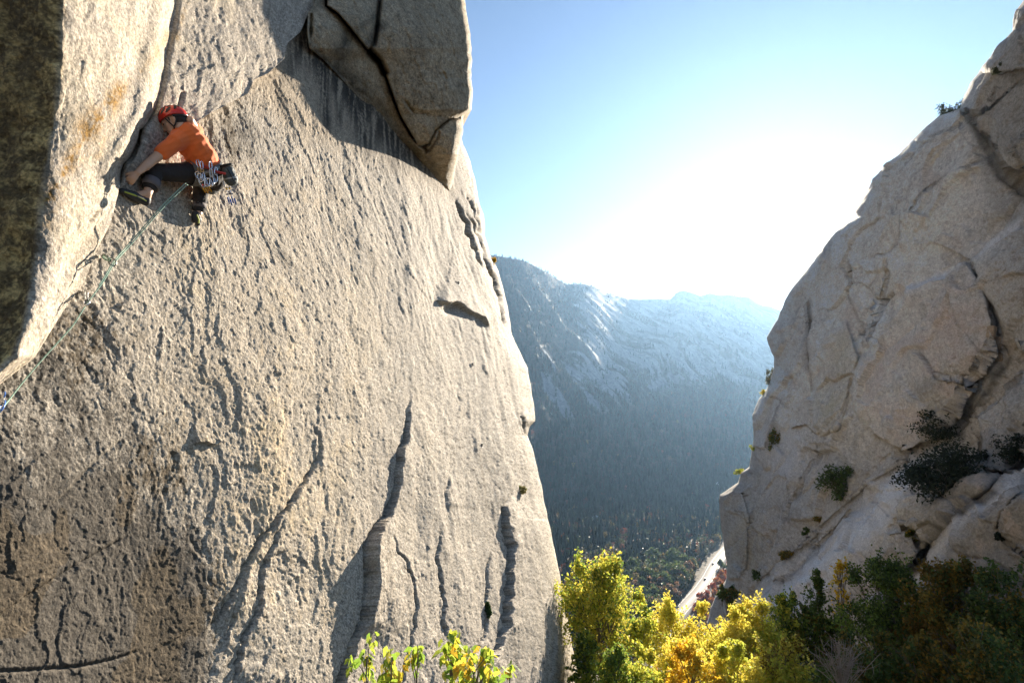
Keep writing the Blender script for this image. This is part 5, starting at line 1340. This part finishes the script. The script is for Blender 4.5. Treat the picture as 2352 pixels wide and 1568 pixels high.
def hand(w, tip, curl, side):
    """palm, four unequal bent fingers and a thumb, jammed into the crack"""
    ax = tip - w; ax /= np.linalg.norm(ax); nr = curl - ax * (curl @ ax); nr /= np.linalg.norm(nr); la = np.cross(ax, nr) * side
    pm = w + ax * .055
    cap(body, w, pm, .025, .032, flat=(nr, .55))
    for k, (o_, L) in enumerate(((-.028, .062), (-.010, .074), (.010, .070), (.027, .055))):
        k0 = w + ax * .082 + la * o_; cap(body, pm + la * o_ * .8, k0, .010, .0092); k1 = k0 + (ax * .75 + nr * .5) * L * .45; k2 = k1 + (ax * .3 + nr * .95) * L * .32; k3 = k2 + (ax * -.2 + nr) * L * .25
        cap(body, k0, k1, .0092, .0085, 8, 3); cap(body, k1, k2, .0085, .008, 8, 3); cap(body, k2, k3, .008, .007, 8, 3)
    t0 = w + ax * .022 - la * .026; t1 = t0 + ax * .032 - la * .022 + nr * .008; t2 = t1 + ax * .028 + nr * .014
    cap(body, w + ax * .012, t0, .014, .0125, 8, 3); cap(body, t0, t1, .012, .0105, 8, 3); cap(body, t1, t2, .0105, .0085, 8, 3)
hand(Lwr, Lha + (Lha - Lwr) * .6, -tocam, 1)
hand(Rwr, Rha + (Rha - Rwr) * .6, -tocam, -1)
grow("body", body, .0048, M_SKIN, person, 4, None, ORG)
# small face pieces
for sd in (1, -1):
    q = []; ell(q, Hd(.084, sd * .031, .022), hax, (.010, .012, .009)); V, F, _ = merge(q); mesh_np("eye", V - ORG, F, M_EYE, parent=person)
    q = []; cap(q, Hd(.099, sd * .018, .042), Hd(.086, sd * .053, .042), .005, .0035); V, F, _ = merge(q); mesh_np("eyebrow", V - ORG, F, M_HAIR, parent=person)
q = []; cap(q, Hd(.098, -.014, -.041), Hd(.098, .014, -.041), .0042); V, F, _ = merge(q); mesh_np("lip", V - ORG, F, M_LIP, parent=person)
q = []; cap(q, Hd(.100, 0, -.030), Hd(.090, .024, -.038), .0055, .004); cap(q, Hd(.100, 0, -.030), Hd(.090, -.024, -.038), .0055, .004); cap(q, Hd(.097, 0, -.056), Hd(.094, 0, -.070), .006, .007)
V, F, _ = merge(q); mesh_np("moustache", V - ORG, F, M_HAIR, parent=person)
q = []
ell(q, Hd(-.035, 0, .01), hax, (.072, .0755, .055)); cap(q, Hd(.022, .070, .035), Hd(.022, .070, .004), .009, .005, flat=(hs, .6)); cap(q, Hd(.022, -.070, .035), Hd(.022, -.070, .004), .009, .005)
grow("hair", q, .005, M_HAIR, person, 2, lambda c, n: c + n * (.004 * fbm(c * 60, 2)[:, None]), ORG)
# shirt
sh = []
cap(sh, NK * .35 + CH * .65, CH, .085, .125); cap(sh, CH, WA, .138, .128); cap(sh, WA, WA * .45 + PE * .55, .128, .130)
cap(sh, Lsh, CH, .072, .12); cap(sh, Rsh, CH, .070, .12)
cap(sh, Lsh, Lsh * .42 + Lel * .58, .070, .062); cap(sh, Rsh, Rsh * .75 + Rel * .25, .068, .060)
def folds(c, n):
    ax = (WA - CH) / np.linalg.norm(WA - CH); a = (c - CH) @ ax; b = (c - CH) @ RT
    w = .012 * perlin(np.stack([a * 16 + b * 9, b * 5, a * 0], -1)) + .006 * perlin(np.stack([a * 34 - b * 10, b * 9, a * 0 + 4], -1)) + .007 * np.sin(a * 60 + 3 * perlin(c * 7)) * sstep(.12, .3, a)
    return c + n * w[:, None]
grow("shirt", sh, .006, M_SHIRT, person, 5, folds, ORG)
# trousers
tr = []
cap(tr, PE * .7 + WA * .3, PE, .120, .136); cap(tr, PE, Lhip, .128, .108); cap(tr, PE, Rhip, .128, .112)
cap(tr, Lhip, Lkn, .100, .072); cap(tr, Lkn, Lkn * .36 + Lan * .64, .070, .062); cap(tr, Rhip, Rkn, .105, .074); cap(tr, Rkn, Rkn * .22 + Ran * .78, .070, .058)
def folds2(c, n): return c + n * (.006 * perlin(c * np.array([9, 9, 16])) + .0035 * perlin(c * 30, 3))[:, None]
grow("trousers", tr, .007, M_PANTS, person, 5, folds2, ORG)
def band(name, c, ax, r, w, th, mat, par=person, ecc=(1, 1), ref=None):
    """flat strap or cuff round a limb"""
    c = np.asarray(c, float); ax = np.asarray(ax, float) / np.linalg.norm(ax); ref = np.array([0, 0, 1.0]) if ref is None else ref
    b = np.cross(ax, ref); b /= np.linalg.norm(b); d = np.cross(ax, b); V = []; n = 28
    for (dr, dz) in ((0, -w / 2), (th, -w / 2), (th, w / 2), (0, w / 2)):
        a = np.arange(n) * 2 * math.pi / n
        V.append(c + ax * dz + (np.cos(a) * (r * ecc[0] + dr))[:, None] * b + (np.sin(a) * (r * ecc[1] + dr))[:, None] * d)
    V = np.concatenate(V); F = [(k * n + j, k * n + (j + 1) % n, ((k + 1) % 4) * n + (j + 1) % n, ((k + 1) % 4) * n + j) for k in range(4) for j in range(n)]
    return mesh_np(name, V - (ORG if par is person else np.array(par.location)), F, mat, parent=par)
band("cuff", Lkn * .43 + Lan * .57, Lan - Lkn, .0655, .085, .007, M_CUFF); band("cuff", Rkn * .28 + Ran * .72, Ran - Rkn, .056, .05, .006, M_CUFF)
# harness
band("waist_belt", WA * .38 + PE * .62, PE - WA, 0.139, .062, .012, M_GREY); band("waist_belt_webbing", WA * .38 + PE * .62, PE - WA, 0.152, .022, .003, M_LGREY)
band("leg_loop", Lhip * .90 + Lkn * .10, Lkn - Lhip, 0.112, .075, .010, M_GREY); band("leg_loop", Rhip * .6 + Rkn * .4, Rkn - Rhip, 0.110, .055, .010, M_GREY)
V, F = tube(None, bez(Z(960, 715, 5.38), Z(1180, 800, 5.49), [0, 0, -.03], 9), .012, None, sides=6); mesh_np("gear_loop", V - ORG, F, M_RED, parent=person)
V, F = tube(None, bez(Z(930, 780, 5.40), Z(1050, 785, 5.45), [0, 0, -.01], 5), .006, None, sides=6); mesh_np("leg_strap", V - ORG, F, M_LGREY, parent=person)
# climbing shoes
for an, he, to in ((Lan, heelL, toeL), (Ran, heelR, toeR)):
    s = []; mid = .5 * (he + to); dn = (he - an); dn = dn / np.linalg.norm(dn)
    cap(s, he, mid, .036, .042); cap(s, mid, to, .042, .022); cap(s, he, an * .25 + he * .75, .036, .036)
    o = grow("climbing_shoe", s, .005, M_SHOE, person, 4, None, ORG)
    ta = (to - he) / np.linalg.norm(to - he); sdv = np.cross(ta, tocam); sdv = sdv if sdv @ UP > 0 else -sdv
    V, F = tube(None, np.array([he + tocam * .036 + sdv * .012, mid + tocam * .040 + sdv * .016, to * .8 + mid * .2 + tocam * .024 + sdv * .004]), .008, None, sides=6)
    mesh_np("trim", V - ORG, F, M_LIME, parent=o)
# helmet
def helmet():
    n, m = 40, 14; R = np.array([.124, .098, .112]); c0 = np.array([-.004, 0, .050]); V = []; 
    for i in range(m + 1):
        for j in range(n):
            a = 2 * math.pi * j / n; e0 = rad(-18) if False else 0
            front = math.cos(a); low = rad(-6) + rad(-12) * max(0, -front) + rad(4) * max(0, front)
            e = low + (math.pi / 2 - low) * (i / m)
            k = 1 + .012 * math.cos(6 * a) * math.cos(e) * (e > .2)
            V.append(c0 + R * k * np.array([math.cos(e) * math.cos(a), math.cos(e) * math.sin(a), math.sin(e)]))
    V = np.array(V); V = HO + KS * (V @ np.array([hf, hs, hu])); F = [(i * n + j, i * n + (j + 1) % n, (i + 1) * n + (j + 1) % n, (i + 1) * n + j) for i in range(m) for j in range(n)]
    o = mesh_np("helmet", V - ORG, F, M_HELM, parent=person)
    md = o.modifiers.new("t", 'SOLIDIFY'); md.thickness = .012; md.offset = -1
    # vents: dark slanted openings with a red rib between them
    for (a0, e0, a1, e1, w) in ((38, 26, 66, 62, 9), (58, 16, 88, 44, 9), (82, 10, 112, 34, 8), (70, 52, 104, 70, 8), (98, 42, 128, 56, 8), (118, 12, 142, 40, 8), (-38, 26, -66, 62, 9), (-58, 16, -88, 44, 9), (-82, 10, -112, 34, 8), (-98, 42, -128, 56, 8), (-118, 12, -142, 40, 8), (148, 24, 160, 52, 7), (-148, 24, -160, 52, 7), (-14, 52, 14, 60, 6)):
        P_ = []
        for t, ww in ((0, .25), (.3, .9), (.6, 1), (.85, .7), (1, .2)):
            a = rad(a0 + (a1 - a0) * t); e = rad(e0 + (e1 - e0) * t)
            for sgn in (-1, 1):
                a_ = a - sgn * rad(w) * ww * .5 * np.sign(a0); e_ = e + sgn * rad(w) * ww * .62
                P_.append(c0 + (R * 1.014) * np.array([math.cos(e_) * math.cos(a_), math.cos(e_) * math.sin(a_), math.sin(e_)]))
        P_ = HO + KS * (np.array(P_) @ np.array([hf, hs, hu])); F = [(2 * i, 2 * i + 1, 2 * i + 3, 2 * i + 2) for i in range(4)]
        v = mesh_np("vent", P_ - ORG, F, M_VENT, parent=o, smooth=False); md = v.modifiers.new("t", 'SOLIDIFY'); md.thickness = .003; md.offset = 0
helmet()
for sd in (1, -1):
    for a, b in (((.045, .080, .035), (.022, .066, -.052)), ((-.055, .070, .022), (-.004, .074, -.040)), ((-.004, .074, -.040), (.022, .066, -.052)), ((.022, .066, -.052), (.050, .0, -.088))):
        V, F = tube(None, bez(Hd(a[0], sd * a[1], a[2]), Hd(b[0], sd * b[1], b[2]), hs * sd * .004, 6), .0062, None, sides=6); mesh_np("chin_strap", V - ORG, F, M_BLACK, parent=person)
V, F = tube(None, np.array([Hd(-.02, .080, .03), Hd(-.06, .074, .018), Hd(-.10, .04, .012), Hd(-.108, 0, .010)]), .014, None, sides=8); mesh_np("headband_cradle", V - ORG, F, M_BLACK, parent=person)

# ---- rack, chalk bag, rope: things that hang from the climber
def loop(c, long_, wide, L, W, r, sides=6, n=18, sq=.75):
    a = np.linspace(0, 2 * math.pi, n + 1)
    p = np.asarray(c) + (np.sign(np.cos(a)) * np.abs(np.cos(a)) ** sq * L / 2)[:, None] * long_ + (np.sign(np.sin(a)) * np.abs(np.sin(a)) ** sq * W / 2)[:, None] * wide
    return tube(None, p, r, None, sides=sides)
DN = -UP
def unit(v): v = np.asarray(v, float); return v / np.linalg.norm(v)
def biner(par, c, ax, mat, L=.085, W=.044, twist=0.0, name="carabiner"):
    ax = unit(ax); wd = unit(np.cross(ax, tocam)); wd = unit(wd * math.cos(twist) + tocam * math.sin(twist))
    V, F = loop(c, ax, wd, L, W,   .0048); o = mesh_np(name, V - np.array(par.location), F, mat, parent=par)
    V, F = tube(None, np.array([c + ax * L * .30 + wd * W * .47, c - ax * L * .25 + wd * W * .49]), .0042, None, sides=6); mesh_np("gate", V - np.array(par.location), F, M_DKMET, parent=o)
def sling(par, a, b, w, mat, sep=.012):
    d = unit(b - a); s = unit(np.cross(d, tocam))
    q = []
    for k in (-1, 1):
        c = bez(a + s * sep * k, b + s * sep * k * .8, s * k * .008 + tocam * .004, 8); q.append(tube(None, c, w, None, sides=6))
    V, F, _ = merge(q); mesh_np("sling", V - np.array(par.location), F, mat, parent=par)
def cam_device(label, top, bot, lobe, slingm, scale=1.0):
    r = empty("camming_device", top, label, "climbing gear", "climbing gear hanging from the harness"); d = unit(bot - top); L = np.linalg.norm(bot - top); s = unit(np.cross(d, tocam))
    biner(r, top + d * .035, d, M_STEEL, .085, .05)
    sling(r, top + d * .07, top + d * (L * .45), .0062, slingm)
    q = []
    for k in (-1, 1): q.append(tube(None, np.array([top + d * L * .45 + s * k * .014, top + d * L * .7 + s * k * .017, bot - d * .012 + s * k * .012]), .0035, None, sides=5))
    V, F, _ = merge(q); mesh_np("stem", V - top, F, M_STEEL, parent=r)
    V, F = tube(None, np.array([top + d * L * .66 - s * .034, top + d * L * .66 + s * .034]), .006, None); mesh_np("trigger", V - top, F, M_DKMET, parent=r)
    for k in range(4):
        q = []; c = bot + s * (k - 1.5) * .019 * scale; n = 12; a = np.arange(n) * 2 * math.pi / n; rr = .034 * scale * (1 + .28 * np.cos(a + (k % 2) * math.pi)) * (1 - .10 * (np.arange(n) % 2)); e1 = d; e2 = unit(np.cross(s, d))
        ring = (np.cos(a) * rr)[:, None] * e1 + (np.sin(a) * rr)[:, None] * e2; t = s * .0055 * scale
        V = np.concatenate([c + ring - t, c + ring + t, [c - t], [c + t]]); F = [(i, (i + 1) % n, n + (i + 1) % n) for i in range(n)] + [(i, n + (i + 1) % n, n + i) for i in range(n)] + [(i, 2 * n, (i + 1) % n) for i in range(n)] + [(n + i, n + (i + 1) % n, 2 * n + 1) for i in range(n)]
        mesh_np("lobe", V - top, F, lobe, parent=r, smooth=False)
    return r
cam_device("spring loaded cam with blue lobes and yellow sling dangling below the chalk bag", Z(1178, 862, 5.57), Z(1238, 1062, 5.61), M_BLUE, M_YELL, 1.0)
cam_device("cam with golden lobes and red sling low on the climber's hip", Z(938, 850, 5.37), Z(1000, 950, 5.39), M_GOLDM, M_RED, .9)
def draw(label, a, b, slm, extra=0):
    r = empty("quickdraw", a, label, "climbing gear", "climbing gear hanging from the harness"); d = unit(b - a); L = np.linalg.norm(b - a)
    biner(r, a + d * .03, d, M_STEEL, .075, .04, .9); sling(r, a + d * .07, b - d * .07, .0075, slm, .008); biner(r, b - d * .035, d, M_STEEL, .085, .044, -.7)
    for k in range(extra): biner(r, b - d * .02 + unit(np.cross(d, tocam)) * (.02 * (k + 1)), unit(d + RT * (.3 - .5 * k)), M_STEEL, .08, .042, .5 * k - .3)
draw("tan slings with carabiners hanging foremost from the harness", Z(908, 672, 5.36), Z(945, 838, 5.36), M_TAN, 1)
draw("grey slings with bright carabiners bunched at the middle of the harness", Z(1032, 690, 5.39), Z(1050, 905, 5.38), M_LGREY, 2)
draw("pale sling with one silver carabiner under the belt near the chalk bag", Z(1088, 745, 5.44), Z(1078, 880, 5.42), M_LGREY, 1)
draw("short tan sling with dark carabiners just behind the foremost tan slings", Z(946, 690, 5.35), Z(962, 860, 5.35), M_TAN, 1)
# chalk bag
def chalk_bag():
    c0, c1 = Z(1195, 752, 5.57), Z(1235, 868, 5.60); r = empty("chalk_bag", c0, "dark grey chalk bag on the back of the climber's harness", "chalk bag")
    ax = unit(c1 - c0); q = []; cap(q, c0 + ax * .02, c1 - ax * .012, .056, .060)
    def wr(c, n): return c + n * (.005 * perlin(c * 28) + .003 * perlin(c * 60, 2))[:, None]
    grow("bag", q, .006, mat_plain("chalk_bag_cloth", (.085, .10, .10), .7, noise=.25, nscale=25), r, 3, wr, c0)
    band("rim", c0 - ax * .028, ax, .055, .022, .008, M_BLACK, r); band("pocket_strap", c1 - ax * .02, ax, .062, .014, .004, M_LGREY, r)
    V, F = tube(None, bez(c0 + tocam * .06, c1 + tocam * .062 + RT * .02, tocam * .012, 7), .005, None); mesh_np("cord", V - c0, F, M_BLACK, parent=r)
chalk_bag()
# rope down the corner
M_ROPE = mat_plain("green_rope", (.30, .46, .36), .8, noise=.25, nscale=160, bump=.5, bscale=300)
def rope():
    pts = [(432, 424), (428, 426), (372, 479), (297, 566), (265, 600), (238, 646), (198, 699), (170, 745), (131, 788), (91, 832), (51, 879), (20, 919), (0, 943), (-60, 1004), (-140, 1085)]
    dep = [5.22, 5.20]
    fx = np.array([p[0] for p in pts]); fy = np.array([p[1] for p in pts])
    wall = depth_face(fx, fy) - .16
    k = [0, 4, 6, 12, 14]
    d = np.interp(np.arange(len(pts)), k, [5.38, wall[4], wall[6], wall[12], wall[14]])
    A = P(fx, fy, d); t = np.linspace(0, len(pts) - 1, 90); A = np.stack([np.interp(t, np.arange(len(pts)), A[:, i]) for i in range(3)], 1)
    A = smooth_rows(A.T, 2).T
    r = empty("climbing_rope", A[0], "green climbing rope running from the climber down along the corner", "rope")
    V, F = tube(None, A, .0046, None, sides=8); mesh_np("strand", V - A[0], F, M_ROPE, parent=r)
    up = A[:34] + unit(np.cross(A[30] - A[0], tocam)) * .016 * np.linspace(1.2, .6, 34)[:, None] + tocam * .004
    V, F = tube(None, up, .0042, None, sides=8); mesh_np("strand", V - A[0], F, M_ROPE, parent=r)
    return A
ROPE = rope()
def placed(label, px, py, cpx, cpy, slm, binm, seed=0):
    c = hit("face", px, py); c = c * ((c @ FWD - .03) / (c @ FWD)); k = np.argmin(np.hypot(*(np.stack([W_ / 2 + F_ * ROPE[:, 0] / (ROPE @ FWD), H_ / 2 - F_ * (ROPE @ UP) / (ROPE @ FWD)], 1) - np.array([cpx, cpy])).T)); b = ROPE[k]
    r = empty("quickdraw", c, label, "climbing gear", "gear clipped to the rope along the corner"); d = unit(b - c)
    sling(r, c, b - d * .06, .007, slm, .008); biner(r, b - d * .03, d, binm, .10, .058, .5); biner(r, c + d * .03, d, binm, .09, .05, -.5)
    return r
placed("green sling placed in the corner crack just below the climber's shadow", 236, 588, 262, 603, M_ROPE, M_DKMET)
placed("bright silver quickdraw on the rope halfway down the corner", 196, 668, 198, 699, M_LGREY, M_STEEL)
placed("blue carabiner on the rope at the left edge", 8, 905, 3, 940, M_LGREY, M_BLUE)
# bolts on the face
def bolt(px, py, lab):
    c = hit("face", px, py); r = empty("bolt_hanger", c, lab, "bolt", "bolts on the sunlit face")
    V, F = loop(c + NW * .02 + DN * .02, DN, DW_, .085, .06, .008); mesh_np("hanger", V - c, F, M_DKMET, parent=r)
    V, F = tube(None, np.array([c - NW * .03, c + NW * .035]), .011, None); mesh_np("bolt", V - c, F, M_STEEL, parent=r)
bolt(1052, 648, "dark bolt hanger above the small hollow on the sunlit face"); bolt(1083, 835, "dark bolt hanger below the small hollow near the cliff edge"); bolt(1106, 1020, "dark bolt hanger lowest on the right part of the face"); bolt(1195, 955, "bolt hanger with a slanting stem beside the edge flake")
def stone(label, surf, px, py, s, seed):
    c = hit(surf, px, py); c = c * ((c @ FWD + .06) / (c @ FWD)); rng = np.random.RandomState(seed); bm = bmesh.new(); bmesh.ops.create_cube(bm, size=1.0)
    d = c @ FWD
    for v in bm.verts: v.co = Vector((v.co.x * s[0], v.co.y * s[2], v.co.z * s[1])) * 1.0 + Vector(rng.normal(0, .05, 3) * s[0])
    bmesh.ops.bevel(bm, geom=bm.edges[:], offset=.12 * s[0], segments=2, affect='EDGES')
    me = bpy.data.meshes.new("stone"); bm.to_mesh(me); bm.free(); ca = me.color_attributes.new("Col", 'FLOAT_COLOR', 'POINT'); ca.data.foreach_set("color", np.tile([.34, .26, .18, 1], (len(me.vertices), 1)).astype(np.float32).ravel()); me.materials.append(M_ROCK2)
    o = bpy.data.objects.new("stone", me); COL.objects.link(o); o.location = c; o.rotation_euler = (.1, .15, .3); tag(o, label, "stone", "stones wedged in the far cliff's crack")
stone("square tan stone wedged lowest in the crack beside the pink block", "opp", 2296, 818, (.42, .42, .4), 1); stone("flat stone in the crack just above the square one", "opp", 2292, 788, (.36, .5, .4), 2); stone("thin flake stone topmost in the same crack", "opp", 2278, 762, (.2, .5, .3), 3)
# ------------------------------------------------------------------ the air of the canyon
def build_haze():
    x0, x1, y0, y1, z0, z1 = -3000, 3200, -300, 5200, -1500, 620
    bm = bmesh.new()
    bmesh.ops.create_cube(bm, size=1.0)
    for v in bm.verts:
        v.co = Vector(((x0 + x1) / 2 + v.co.x * (x1 - x0), (y0 + y1) / 2 + v.co.y * (y1 - y0), (z0 + z1) / 2 + v.co.z * (z1 - z0)))
    me = bpy.data.meshes.new("haze"); bm.to_mesh(me); bm.free()
    m = bpy.data.materials.new("haze_air"); m.use_nodes = True
    nt = m.node_tree
    for n in list(nt.nodes):
        if n.type != 'OUTPUT_MATERIAL': nt.nodes.remove(n)
    v = nt.nodes.new("ShaderNodeVolumePrincipled")
    v.inputs["Color"].default_value = (0.38, 0.64, 1.0, 1)
    v.inputs["Density"].default_value = HAZE
    v.inputs["Anisotropy"].default_value = 0.66
    nt.links.new(v.outputs[0], nt.nodes["Material Output"].inputs["Volume"])
    me.materials.append(m)
    o = bpy.data.objects.new("haze", me); COL.objects.link(o)
    tag(o, "thin bluish haze filling the canyon", "haze", kind="stuff")
HAZE = 5e-5
build_haze()
